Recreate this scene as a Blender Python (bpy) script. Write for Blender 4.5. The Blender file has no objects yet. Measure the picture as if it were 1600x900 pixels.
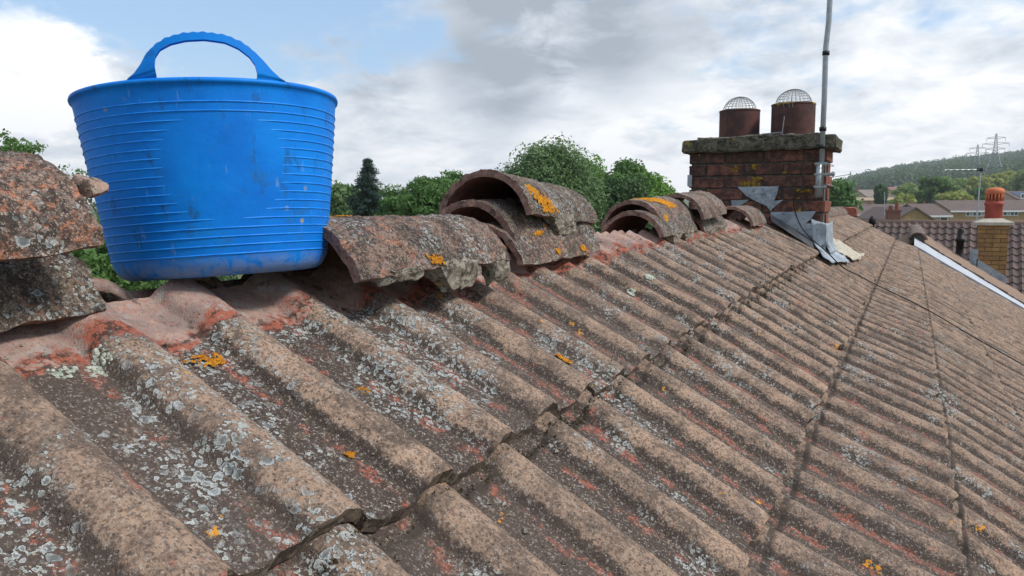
import bpy, math, random
import numpy as np
from mathutils import Vector, Matrix
R = math.radians
rng = np.random.default_rng(7); random.seed(7)
sc = bpy.context.scene
col = sc.collection

# ------------------------------------------------------------------ camera
CP = dict(f=1169.606, pitch=.1097, yaw=.4874, roll=-.0039, loc=(.4434, -.5117, .2848))
yw, pt_, rl = CP['yaw'], CP['pitch'], CP['roll']
FW = np.array([-math.sin(yw)*math.cos(pt_), math.cos(yw)*math.cos(pt_), -math.sin(pt_)])
RT0 = np.array([math.cos(yw), math.sin(yw), 0.]); UP0 = np.cross(RT0, FW)
RT = RT0*math.cos(rl)+UP0*math.sin(rl); UP = -RT0*math.sin(rl)+UP0*math.cos(rl)
CL = np.array(CP['loc'])
cam_d = bpy.data.cameras.new('camera'); cam = bpy.data.objects.new('camera', cam_d); col.objects.link(cam)
cam_d.sensor_width = 36; cam_d.lens = CP['f']/1600*36; cam_d.clip_start = .02; cam_d.clip_end = 9000
M = Matrix.Identity(4)
for i in range(3):
    M[i][0] = RT[i]; M[i][1] = UP[i]; M[i][2] = -FW[i]; M[i][3] = CL[i]
cam.matrix_world = M
sc.camera = cam
def sky_dir(x, y):                       # direction in the world of a spot in the sky
    d = FW*CP['f']+RT*(x-800)-UP*(y-450); return d/np.linalg.norm(d)
def at(x, y, D):                         # surveyed point at distance D
    return CL+(FW*CP['f']+RT*(x-800)-UP*(y-450))/CP['f']*D
def proj(P):
    d = np.asarray(P, float)-CL; z = d@FW
    return 800+CP['f']*(d@RT)/z, 450-CP['f']*(d@UP)/z, z

# ------------------------------------------------------------------ node helpers
class NT:
    def __init__(s, tree): s.t = tree; s.n = tree.nodes; s.l = tree.links
    def new(s, typ, ins=None, **kw):
        nd = s.n.new(typ)
        for k, v in kw.items(): setattr(nd, k, v)
        for k, v in (ins or {}).items(): s.put(nd.inputs[k], v)
        return nd
    def put(s, sock, v):
        if hasattr(v, 'is_output'): s.l.new(v, sock)
        else:
            if isinstance(v, (tuple, list)) and len(v) == 3 and sock.type == 'RGBA': v = (*v, 1)
            sock.default_value = v
    def math(s, op, a, b=0., c=None, clamp=False):
        nd = s.n.new('ShaderNodeMath'); nd.operation = op; nd.use_clamp = clamp
        s.put(nd.inputs[0], a); s.put(nd.inputs[1], b)
        if c is not None: s.put(nd.inputs[2], c)
        return nd.outputs[0]
    def vmath(s, op, a, b=(0, 0, 0)):
        nd = s.n.new('ShaderNodeVectorMath'); nd.operation = op
        s.put(nd.inputs[0], a)
        if op == 'SCALE': s.put(nd.inputs['Scale'], b)
        else: s.put(nd.inputs[1], b)
        return nd.outputs['Value'] if op in ('DOT_PRODUCT', 'LENGTH', 'DISTANCE') else nd.outputs[0]
    def noise(s, vec, scale, detail=4, rough=.55, dist=0., out=0):
        nd = s.new('ShaderNodeTexNoise', {'Vector': vec, 'Scale': scale, 'Detail': detail, 'Roughness': rough, 'Distortion': dist})
        return nd.outputs[out]
    def voro(s, vec, scale, feature='F1', out='Distance', rnd=1.):
        nd = s.new('ShaderNodeTexVoronoi', {'Vector': vec, 'Scale': scale, 'Randomness': rnd}, feature=feature)
        return nd.outputs[out]
    def ss(s, v, lo, hi, a=0., b=1.):
        nd = s.new('ShaderNodeMapRange', {'Value': v, 'From Min': lo, 'From Max': hi, 'To Min': a, 'To Max': b}, interpolation_type='SMOOTHSTEP')
        return nd.outputs[0]
    def mix(s, f, a, b):
        nd = s.n.new('ShaderNodeMix'); nd.data_type = 'RGBA'
        s.put(nd.inputs[0], f); s.put(nd.inputs[6], a); s.put(nd.inputs[7], b); return nd.outputs[2]
    def mul(s, a, b): return s.math('MULTIPLY', a, b)

# ------------------------------------------------------------------ world: real sky with a cloud layer
SUN_EL, SUN_AZ = R(48), math.atan2(1.0, .15)     # azimuth measured from +Y towards +X
w = bpy.data.worlds.new('World'); sc.world = w; w.use_nodes = True
t = NT(w.node_tree); t.n.clear()
sky = t.new('ShaderNodeTexSky', sky_type='NISHITA', sun_disc=False, sun_elevation=SUN_EL, sun_rotation=SUN_AZ,
            air_density=1.0, dust_density=1.2, ozone_density=1.2)
tc = t.new('ShaderNodeTexCoord'); dv = t.vmath('NORMALIZE', tc.outputs['Generated'])
sx = t.new('ShaderNodeSeparateXYZ', {0: dv})
el = sx.outputs[2]
zz = t.math('ADD', t.math('MAXIMUM', el, 0.), .28)
cmb = t.new('ShaderNodeCombineXYZ', {0: t.math('DIVIDE', sx.outputs[0], zz), 1: t.math('DIVIDE', sx.outputs[1], zz), 2: 0.})
cp = cmb.outputs[0]
n1 = t.noise(cp, 3.3, 10, .58, .2)
n2 = t.noise(t.vmath('ADD', cp, (3.1, 7.7, 0)), 4.6, 10, .60, .25)
def blob(x, y, rad, amp, sq=1.):
    c = sky_dir(x, y); d = t.vmath('DOT_PRODUCT', dv, tuple(c))
    wob = t.math('ADD', d, t.mul(t.math('SUBTRACT', n2, .5), .03*rad*4))
    return t.ss(wob, math.cos(rad*1.35), math.cos(rad*.25), 0., amp)
cov = t.math('MULTIPLY_ADD', n1, 1.35, -.135)
for b in ((220, 30, .17, -.22), (430, 50, .13, -.15), (580, 10, .10, -.16), (25, 100, .07, .26), (1120, 60, .10, .08), (860, 60, .15, .16), (1330, -30, .11, -.08), (1530, -10, .07, -.16), (90, 190, .09, .16),
          (560, 160, .12, .10), (1500, 120, .16, .10)):
    cov = t.math('ADD', cov, blob(*b))
cov = t.math('ADD', cov, t.ss(el, .02, .27, .30, .02))
mask = t.ss(cov, .38, .70)
shade = n2
for b in ((860, 40, .13, -.30), (1010, 60, .08, -.16), (760, 150, .07, -.12), (15, 110, .09, .40), (1450, 180, .22, .12), (1000, 150, .14, .16), (60, 190, .05, -.2), (590, 90, .10, -.10), (1180, 60, .10, -.10), (800, 250, .16, .06)):
    shade = t.math('ADD', shade, blob(*b))
shade = t.math('ADD', shade, t.ss(el, .0, .22, .10, 0.))
cr = t.new('ShaderNodeValToRGB', {0: shade}); e = cr.color_ramp
e.elements[0].position = .24; e.elements[0].color = (.34, .39, .45, 1)
e.elements[1].position = .74; e.elements[1].color = (.96, .965, .975, 1)
m_ = e.elements.new(.43); m_.color = (.56, .61, .68, 1)
m_ = e.elements.new(.565); m_.color = (.73, .77, .82, 1)
skyc = t.vmath('SCALE', sky.outputs[0], .10)
veil = t.vmath('ADD', t.vmath('SCALE', skyc, .8), (.16, .25, .36))
fin = t.mix(mask, veil, cr.outputs[0])
bg = t.new('ShaderNodeBackground', {'Color': fin, 'Strength': 1.0})
t.l.new(bg.outputs[0], t.new('ShaderNodeOutputWorld').inputs[0])

# ------------------------------------------------------------------ sun (veiled)
sd = bpy.data.lights.new('sun', 'SUN'); sd.energy = 2.7; sd.angle = R(11); sd.color = (1, .96, .9)
so = bpy.data.objects.new('sun', sd); col.objects.link(so)
sv = Vector((math.sin(SUN_AZ)*math.cos(SUN_EL), math.cos(SUN_AZ)*math.cos(SUN_EL), math.sin(SUN_EL)))
so.rotation_euler = sv.to_track_quat('Z', 'Y').to_euler(); so.location = (6, 4, 20)
sc.view_settings.view_transform = 'Standard'; sc.view_settings.look = 'None'
sc.view_settings.exposure = .30; sc.view_settings.gamma = 1

# ------------------------------------------------------------------ materials
def mat(name):
    m = bpy.data.materials.new(name); m.use_nodes = True
    m.node_tree.nodes.clear(); return m, NT(m.node_tree)
def finish(t, colr, rough=.85, bump=None, bd=.002, spec=.3, bs=1., **ins):
    p = t.new('ShaderNodeBsdfPrincipled', {'Base Color': colr, 'Roughness': rough, 'Specular IOR Level': spec, **ins})
    if bump is not None:
        b = t.new('ShaderNodeBump', {'Height': bump, 'Distance': bd, 'Strength': bs}); t.l.new(b.outputs[0], p.inputs['Normal'])
    t.l.new(p.outputs[0], t.new('ShaderNodeOutputMaterial').inputs[0]); return p
def pos(t): return t.new('ShaderNodeNewGeometry').outputs['Position']
def objv(t): return t.new('ShaderNodeTexCoord').outputs['Object']
def orand(t): return t.new('ShaderNodeObjectInfo').outputs['Random']

def rosettes(t, P, scale, size, warp=.004, ring=True):
    """lichen discs: returns (mask, tone)"""
    wv = t.noise(P, 90, 3, .6, out=1)
    Q = t.vmath('ADD', P, t.vmath('SCALE', t.vmath('SUBTRACT', wv, (.5, .5, .5)), warp*3))
    vn = t.new('ShaderNodeTexVoronoi', {'Vector': Q, 'Scale': scale}, feature='F1')
    sep = t.new('ShaderNodeSeparateColor', {0: vn.outputs['Color']})
    rad = t.math('MULTIPLY_ADD', sep.outputs[0], size, size*.25)
    d = t.math('DIVIDE', vn.outputs['Distance'], rad)
    m = t.ss(d, 1.0, .82)
    tone = t.ss(d, .35, .9)
    return m, tone, sep.outputs[1]

def tile_material(name, kind='pan', rust=.9):
    m, t = mat(name); P = pos(t)
    s = t.new('ShaderNodeSeparateXYZ', {0: P}); X, Y, Z = s.outputs
    big = t.noise(P, 3.2, 5, .6); mid = t.noise(P, 17, 6, .65, .3); fine = t.noise(P, 110, 5, .7)
    grain = t.noise(P, 420, 3, .8); 
    if kind == 'pan':
        a, b = (.425, .285, .198), (.26, .180, .132)
    elif kind == 'ridge':
        a, b = ((.30, .18, .13), (.22, .165, .13)) if rust > .5 else ((.21, .155, .115), (.135, .115, .085))
    base = t.mix(t.ss(mid, .35, .68), a, b)
    base = t.mix(t.mul(t.ss(big, .40, .66), .5), base, (.30, .21, .155) if kind == 'pan' else (.25, .2, .18))
    if kind == 'ridge':
        base = t.mix(t.mul(t.ss(t.math('ADD', t.noise(P, 34, 5, .75), t.ss(Y, .1, -.1, 0., .05 if rust > .5 else 0.)), .52, .60), rust), base, (.50, .20, .11))
    # near tiles carry far more growth than the far ones
    near = t.ss(Y, .9, -.1) if kind == 'pan' else .8
    mid_d = t.ss(Y, 5.0, .2)
    # dark algae
    alg = t.ss(t.math('ADD', t.mul(mid, .55), t.mul(fine, .5)), .475, .60)
    if kind == 'pan':
        ph = t.math('FRACT', t.math('ADD', t.math('DIVIDE', Y, .15), .5))       # 0..1 across a roll, crest at .5
        pan = t.ss(t.math('ABSOLUTE', t.math('SUBTRACT', ph, .5)), .13, .25)
        left = t.ss(ph, .40, .16)
        panw = t.math('MAXIMUM', pan, t.mul(left, .9))
        alg2 = t.ss(t.math('ADD', t.math('ADD', t.mul(mid, .6), t.mul(fine, .35)), t.mul(panw, .25)), .53, .66)
        alg = t.math('MAXIMUM', t.mul(alg, .6), t.mul(alg2, .95))
    base = t.mix(alg, base, (.060, .044, .036))
    if kind == 'ridge':
        base = t.mix(t.mul(t.ss(t.noise(P, 70, 6, .8), .52, .57), .85), base, (.06, .048, .042))
    # red pigment showing through beside the rolls
    if kind == 'pan':
        foot = t.mul(t.ss(ph, .02, .10), t.ss(ph, .27, .17))
        rn = t.noise(P, 26, 4, .7)
        red = t.mul(t.ss(t.math('ADD', t.mul(rn, .8), t.math('ADD', t.mul(big, .35), t.mul(foot, .135))), .685, .745), .95)
        red = t.mul(red, t.math('ADD', t.ss(t.noise(P, 160, 3, .7), .38, .58, .25, 1.), 0.))
        base = t.mix(t.mul(red, .85), base, (.42, .115, .070))
    # sand grains
    sp = t.voro(P, 430); spc = t.voro(P, 430, out='Color')
    gs = t.new('ShaderNodeSeparateColor', {0: spc})
    base = t.mix(t.mul(t.ss(gs.outputs[0], .84, .95), t.ss(sp, .55, .2)), base, (.50, .40, .32))
    base = t.mix(t.mul(t.ss(gs.outputs[1], .72, .9), .6), base, (.045, .036, .032))
    pits = t.ss(t.voro(P, 120), .16, .08)
    base = t.mix(t.mul(pits, .55), base, (.04, .033, .03))
    sk = t.noise(P, 165, 6, .9); sk2 = t.noise(t.vmath('ADD', P, (3, 1, 8)), 210, 4, .85)
    spk = t.math('MULTIPLY_ADD', t.ss(big, .35, .6), .35, .45)
    if kind == 'pan': spk = t.math('ADD', spk, t.mul(panw, .45), clamp=True)
    else: spk = .95
    base = t.mix(t.mul(spk, t.ss(sk, .505, .575)), base, (.048, .038, .034))
    base = t.mix(t.mul(t.mul(spk, .75), t.ss(sk2, .555, .62)), base, (.42, .37, .32))
    # contact shade painted into the colour, with some dirt, under each tile edge
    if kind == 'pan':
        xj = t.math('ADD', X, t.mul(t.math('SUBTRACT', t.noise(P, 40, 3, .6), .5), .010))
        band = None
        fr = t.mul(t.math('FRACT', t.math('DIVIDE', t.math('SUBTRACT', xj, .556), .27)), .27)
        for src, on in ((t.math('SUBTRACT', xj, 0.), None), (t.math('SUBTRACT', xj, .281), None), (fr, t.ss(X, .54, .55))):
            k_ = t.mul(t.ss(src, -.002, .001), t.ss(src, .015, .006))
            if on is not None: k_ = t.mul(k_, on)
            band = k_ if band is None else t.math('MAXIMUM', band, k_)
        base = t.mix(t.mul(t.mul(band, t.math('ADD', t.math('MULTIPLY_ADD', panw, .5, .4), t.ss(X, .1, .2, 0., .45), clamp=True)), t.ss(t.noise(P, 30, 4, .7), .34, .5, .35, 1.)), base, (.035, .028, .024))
        base = t.mix(t.mul(orand(t), .28), base, (.15, .115, .095))
    # fresh zone which the ridge tiles had covered
    if kind == 'pan':
        edge = t.math('ADD', X, t.math('ADD', t.mul(t.math('SUBTRACT', t.noise(P, 11, 4, .6), .5), .12), t.mul(t.math('SUBTRACT', fine, .5), .03)))
        fresh = t.ss(edge, -.298, -.306)
        fcol = t.mix(t.ss(mid, .38, .62), (.42, .285, .235), (.27, .20, .175))
        fcol = t.mix(t.mul(t.ss(sk, .52, .60), .55), fcol, (.13, .09, .075)); fcol = t.mix(t.mul(t.ss(fine, .52, .62), .5), fcol, (.36, .13, .09))
        fcol = t.mix(t.mul(t.mul(t.ss(edge, -.342, -.322), t.ss(t.math('ADD', t.mul(mid, .6), t.mul(fine, .5)), .46, .56)), .9), fcol, (.34, .095, .055))
        fcol = t.mix(t.mul(t.ss(t.noise(P, 38, 4, .6), .55, .66), .6), fcol, (.36, .34, .31))
        fcol = t.mix(t.mul(t.ss(t.noise(t.vmath('ADD', P, (5, 3, 1)), 30, 5, .7), .58, .68), .7), fcol, (.06, .045, .04))
        bord = t.mul(t.mul(t.ss(edge, -.335, -.318), t.ss(edge, -.296, -.306)), t.ss(t.noise(t.vmath('ADD', P, (1, 6, 2)), 70, 5, .75), .48, .56))
        fcol = t.mix(t.mul(bord, .9), fcol, (.05, .038, .032))
        nf = t.math('SUBTRACT', 1., fresh)
        base = t.mix(fresh, base, fcol)
    else: nf = 1.
    # grey-white lichen rosettes, two sizes, in colonies
    colony = t.noise(t.vmath('ADD', P, (1.7, .3, 0)), 5.5, 4, .6); colony2 = t.noise(t.vmath('ADD', P, (9., 2., 0)), 13, 3, .6)
    if kind == 'pan':
        top = t.mul(t.ss(X, -.02, -.30), .07)
        c0 = t.math('ADD', t.math('ADD', colony, top), t.math('ADD', t.mul(near, .05), t.math('ADD', t.mul(mid_d, .03), t.mul(panw, .02))))
        cm = t.ss(c0, .60, .70); cm2 = t.ss(t.math('ADD', c0, t.mul(t.math('SUBTRACT', colony2, .5), .7)), .605, .69)
    else:
        cm = t.ss(colony, .52, .64); cm2 = t.ss(colony2, .46, .58)
    Hs = None
    for scl, siz, cmm, c1, c2, amt in ((84, .55, cm, (.44, .465, .46), (.14, .15, .148), 1.02), (140, .50, cm2, (.50, .515, .50), (.17, .18, .175), .92),
                                  (190, .6, cm2, (.50, .51, .48), (.30, .31, .29), .80)):
        mk, tone, rn_ = rosettes(t, P, scl, siz)
        k = t.mul(t.mul(t.mul(mk, cmm), nf), t.ss(rn_, amt-.38, amt-.30))
        fleck = t.ss(t.noise(P, 330, 3, .8), .30, .55)
        base = t.mix(t.mul(k, t.math('MULTIPLY_ADD', fleck, .5, .5)), base, t.mix(tone, c2, c1))
        Hs = t.mul(k, t.math('MULTIPLY_ADD', tone, .6, .4)) if Hs is None else t.math('MAXIMUM', Hs, t.mul(k, .7))
    # thin white crust
    cr_ = t.mul(t.ss(t.noise(P, 60, 6, .75), .57, .66), t.ss(colony2, .50, .62))
    base = t.mix(t.mul(t.mul(cr_, nf), .75 if kind == 'ridge' else .5), base, (.46, .46, .43))
    # orange lichen
    on = t.noise(t.vmath('ADD', P, (4.4, 8.8, 2.)), 19, 4, .7)
    orr = t.mul(t.ss(on, .690, .715), t.ss(t.noise(P, 190, 3, .7), .38, .52))
    spots = []
    if kind == 'pan': spots = [(.0, 0, 0, 0)]
    base = t.mix(t.mul(orr, nf), base, (.62, .27, .03))
    h = t.math('ADD', t.mul(grain, .5), t.math('ADD', t.mul(fine, .9), t.math('ADD', t.mul(mid, 1.2), t.mul(Hs, 1.3))))
    h = t.math('SUBTRACT', h, t.mul(pits, .7))
    if kind == 'ridge': h = t.math('ADD', h, t.mul(t.noise(P, 170, 4, .7), 1.6))
    finish(t, base, .92, h, .0028, .2)
    return m
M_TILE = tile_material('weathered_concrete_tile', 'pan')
M_RIDGE = tile_material('weathered_ridge_clay', 'ridge'); M_RIDGE2 = tile_material('mossy_ridge_clay', 'ridge', .35)

def simple(name, c, rough=.8, c2=None, sc_=20., amt=.5, bump=0., spec=.3, metal=0., co='obj', rnd=0., **kw):
    m, t = mat(name); P = objv(t) if co == 'obj' else pos(t)
    n = t.noise(P, sc_, 5, .65)
    b = t.mix(t.mul(t.ss(n, .38, .64), amt), c, c2 or tuple(v*.55 for v in c))
    if rnd:
        r = orand(t); b = t.mix(t.mul(r, rnd), b, tuple(v*.45 for v in c))
    finish(t, b, rough, n if bump else None, bump or .001, spec, **{'Metallic': metal, **kw}); return m
M_CLAYIN = simple('bare_clay', (.25, .115, .085), .9, (.12, .065, .05), 45, .7, .0015, .15, co='pos')
def mortar_mat(name, c, c2, lich=True):
    m, t = mat(name); P = pos(t)
    n = t.noise(P, 60, 6, .7); g = t.noise(P, 300, 4, .8)
    b = t.mix(t.ss(n, .38, .62), c, c2)
    b = t.mix(t.mul(t.ss(t.noise(P, 45, 6, .75), .50, .58), .85), b, (.07, .057, .046)); b = t.mix(t.mul(t.ss(t.noise(t.vmath('ADD', P, (4, 4, 1)), 80, 5, .75), .56, .61), .7), b, (.36, .33, .28))
    if lich:
        b = t.mix(t.mul(t.ss(t.noise(P, 75, 5, .7), .56, .62), .8), b, (.40, .40, .36))
        b = t.mix(t.ss(t.noise(t.vmath('ADD', P, (2, 5, 3)), 30, 4, .7), .66, .69), b, (.60, .28, .04))
    finish(t, b, .95, t.math('ADD', n, t.mul(g, .6)), .003, .15); return m
M_MORT = mortar_mat('old_grey_mortar', (.31, .275, .22), (.20, .175, .14))
M_MORTP = mortar_mat('pink_mortar', (.40, .27, .22), (.30, .20, .16), False)
M_EDGE = mortar_mat('dirty_tile_edge', (.25, .185, .14), (.10, .075, .06), False)
M_DECK = simple('dark_roofing_felt', (.025, .022, .02), .95)

# ------------------------------------------------------------------ mesh helpers
class MB:
    def __init__(s): s.v = []; s.f = []; s.m = []; s.n = 0
    def add(s, v, f, mi=0):
        v = np.asarray(v, float).reshape(-1, 3); s.v.append(v); o = s.n
        s.f += [tuple(int(i)+o for i in q) for q in f]; s.m += [mi]*len(f); s.n += len(v)
    def box(s, lo, hi, mi=0, jit=0.):
        x0, y0, z0 = lo; x1, y1, z1 = hi
        v = np.array([(x0, y0, z0), (x1, y0, z0), (x1, y1, z0), (x0, y1, z0), (x0, y0, z1), (x1, y0, z1), (x1, y1, z1), (x0, y1, z1)], float)
        if jit: v += rng.normal(0, jit, v.shape)
        s.add(v, [(0, 3, 2, 1), (4, 5, 6, 7), (0, 1, 5, 4), (1, 2, 6, 5), (2, 3, 7, 6), (3, 0, 4, 7)], mi)
    def obox(s, c, ax, ay, az, mi=0):      # oriented box, half vectors
        c, ax, ay, az = map(np.asarray, (c, ax, ay, az))
        v = [c+sx_*ax+sy*ay+sz*az for sz in (-1, 1) for sx_, sy in ((-1, -1), (1, -1), (1, 1), (-1, 1))]
        s.add(v, [(0, 3, 2, 1), (4, 5, 6, 7), (0, 1, 5, 4), (1, 2, 6, 5), (2, 3, 7, 6), (3, 0, 4, 7)], mi)
    def cham(s, lo, hi, b, mi=0, jit=0.):   # chamfered box
        lo = np.array(lo, float); hi = np.array(hi, float); vs = []; idx = {}
        for cx in (0, 1):
            for cy in (0, 1):
                for cz in (0, 1):
                    for a in range(3):
                        p = np.array([(lo, hi)[cx][0], (lo, hi)[cy][1], (lo, hi)[cz][2]], float)
                        for k, cc in enumerate((cx, cy, cz)):
                            if k != a: p[k] += b*(1 if cc == 0 else -1)
                        idx[(cx, cy, cz, a)] = len(vs); vs.append(p)
        vs = np.array(vs)
        if jit: vs += rng.normal(0, jit, vs.shape)
        F = []; ctr = (lo+hi)/2
        def q(*ks):
            ids = [idx[k] for k in ks]; p = vs[ids]; n = np.cross(p[1]-p[0], p[2]-p[0])
            if n@(p.mean(0)-ctr) < 0: ids = ids[::-1]
            F.append(tuple(ids))
        for a in range(3):
            b1, b2 = [k for k in range(3) if k != a]
            for sd_ in (0, 1):
                ks = []
                for u, v_ in ((0, 0), (1, 0), (1, 1), (0, 1)):
                    c = [0, 0, 0]; c[a] = sd_; c[b1] = u; c[b2] = v_; ks.append((*c, a))
                q(*ks)
            for u in (0, 1):
                for v_ in (0, 1):          # edge along axis a between faces b1,b2
                    c0 = [0, 0, 0]; c0[b1] = u; c0[b2] = v_; c1 = list(c0); c1[a] = 1
                    q((*c0, b1), (*c1, b1), (*c1, b2), (*c0, b2))
        for cx in (0, 1):
            for cy in (0, 1):
                for cz in (0, 1): q((cx, cy, cz, 0), (cx, cy, cz, 1), (cx, cy, cz, 2))
        s.add(vs, F, mi)
    def tube(s, pts, r, n=8, mi=0, cap=True, r2=None):
        pts = [np.asarray(p, float) for p in pts]; K = len(pts); V = []
        if np.isscalar(r): r = [r+((r2-r)*i/(K-1) if r2 is not None else 0) for i in range(K)]
        prev = None
        for i, p in enumerate(pts):
            d = pts[min(i+1, K-1)]-pts[max(i-1, 0)]; d = d/(np.linalg.norm(d)+1e-12)
            if prev is None:
                a = np.cross(d, (0, 0, 1)) if abs(d[2]) < .9 else np.cross(d, (1, 0, 0))
            else: a = prev-d*(prev@d)
            a /= np.linalg.norm(a)+1e-12; prev = a; b = np.cross(d, a)
            for k in range(n):
                th = 2*math.pi*k/n; V.append(p+(a*math.cos(th)+b*math.sin(th))*r[i])
        F = [(i*n+k, i*n+(k+1) % n, (i+1)*n+(k+1) % n, (i+1)*n+k) for i in range(K-1) for k in range(n)]
        if cap: F += [tuple(range(n))[::-1], tuple((K-1)*n+k for k in range(n))]
        s.add(V, F, mi)
    def lathe(s, prof, n=32, c=(0, 0, 0), mi=0, close=False):
        V = [(c[0]+r*math.cos(2*math.pi*k/n), c[1]+r*math.sin(2*math.pi*k/n), c[2]+z) for r, z in prof for k in range(n)]
        F = [(i*n+k, i*n+(k+1) % n, (i+1)*n+(k+1) % n, (i+1)*n+k) for i in range(len(prof)-1) for k in range(n)]
        if close: F += [tuple(range(n))[::-1], tuple((len(prof)-1)*n+k for k in range(n))]
        s.add(V, F, mi)
    def prism(s, poly, depth, mi=0):      # poly: list of 3D pts (planar), depth: vector
        P = np.asarray(poly, float); n = len(P); V = np.vstack([P, P+np.asarray(depth)])
        F = [tuple(range(n))[::-1], tuple(range(n, 2*n))]+[(i, (i+1) % n, n+(i+1) % n, n+i) for i in range(n)]
        s.add(V, F, mi)
    def mesh(s, name, mats, smooth=False, recalc=False):
        me = bpy.data.meshes.new(name)
        me.from_pydata(np.vstack(s.v).tolist() if s.v else [], [], s.f)
        for m in (mats if isinstance(mats, (list, tuple)) else [mats]): me.materials.append(m)
        me.polygons.foreach_set('material_index', s.m)
        if smooth: me.polygons.foreach_set('use_smooth', [True]*len(s.f))
        me.update()
        if recalc:
            import bmesh
            b = bmesh.new(); b.from_mesh(me); bmesh.ops.recalc_face_normals(b, faces=b.faces); b.to_mesh(me); b.free()
        return me
    def build(s, name, mats, parent=None, smooth=False, recalc=False, **kw):
        return link(name, s.mesh(name, mats, smooth, recalc), parent, **kw)
def sharp(me, ang=.6):
    try: me.set_sharp_from_angle(angle=ang)
    except Exception: pass
def link(name, data, parent=None, **kw):
    o = bpy.data.objects.new(name, data); col.objects.link(o)
    if parent is not None: o.parent = parent
    tag(o, **kw); return o
def tag(o, label=None, cat=None, group=None, kind=None):
    if label: o['label'] = label
    if cat: o['category'] = cat
    if group: o['group'] = group
    if kind: o['kind'] = kind
def empty(name, loc, label, cat, group=None, rz=0.):
    o = link(name, None, None, label=label, cat=cat, group=group); o.location = loc; o.rotation_euler.z = rz
    o.empty_display_size = .1; return o
def rebase(o, root):                      # child mesh was written in world coordinates
    o.parent = root; o.matrix_parent_inverse = root_inv(root)
def root_inv(root):
    return (Matrix.Translation(root.location) @ root.rotation_euler.to_matrix().to_4x4()).inverted()
def wpart(root, mb, name, mats, **kw):    # build a part given in world coordinates under a placed root
    smooth = kw.pop('smooth', False); rc = kw.pop('recalc', False)
    me = mb.mesh(name, mats, smooth, rc); inv = root_inv(root) if root.parent is None else Matrix.Identity(4)
    me.transform(inv); return link(name, me, root, **kw)
# lattice noise in numpy
_prm = np.random.default_rng(3).random(4096)
def vnoise(P, scale, seed=0):
    Q = np.asarray(P)*scale+seed*17.31; I = np.floor(Q).astype(np.int64); Fq = Q-I; Fq = Fq*Fq*(3-2*Fq)
    def hsh(i, j, k): return _prm[(i*73856093 ^ j*19349663 ^ k*83492791) & 4095]
    r = 0
    for a in (0, 1):
        for b in (0, 1):
            for c in (0, 1):
                wt = (Fq[..., 0] if a else 1-Fq[..., 0])*(Fq[..., 1] if b else 1-Fq[..., 1])*(Fq[..., 2] if c else 1-Fq[..., 2])
                r = r+wt*hsh(I[..., 0]+a, I[..., 1]+b, I[..., 2]+c)
    return r*2-1
def fbm(P, scale, seed=0, o=3): return sum(vnoise(P, scale*2**i, seed+i)*.5**i for i in range(o))

# ------------------------------------------------------------------ the roof of the near house
S = .15
EDGE = {1: (0., 0.), 2: (.281, -.173), 3: (.556, -.299)}
for n in range(4, 17): EDGE[n] = (.556+.27*(n-3), -.474-.163*(n-4))
PITCH = {1: R(25.3), 2: R(28.2), 3: R(21.2), 4: R(30)}
LEN = {1: .452, 2: .40, 3: .36, 4: .352}
def zw(Y, n):
    v = np.interp(Y, [-.5, 0, .3, 1.05, 2, 3.5, 6, 11], [.006, .005, -.004, -.006, .010, .018, .010, 0.]); return float(v)*(1 if n == 1 else .4)
def roof_z(X, Y=5.):                       # crest height of the tiled surface
    xs = [-.41]+[EDGE[n][0] for n in range(1, 17)]; zs = [.1945]+[EDGE[n][1] for n in range(1, 17)]
    return float(np.interp(X, xs, zs))
def profile(v):
    v = (v+S/2) % S-S/2; q = np.clip(np.abs(v)/.0385, 0, 1)
    return -.0235*(1-(1-q**2.1)**.74)
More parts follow.
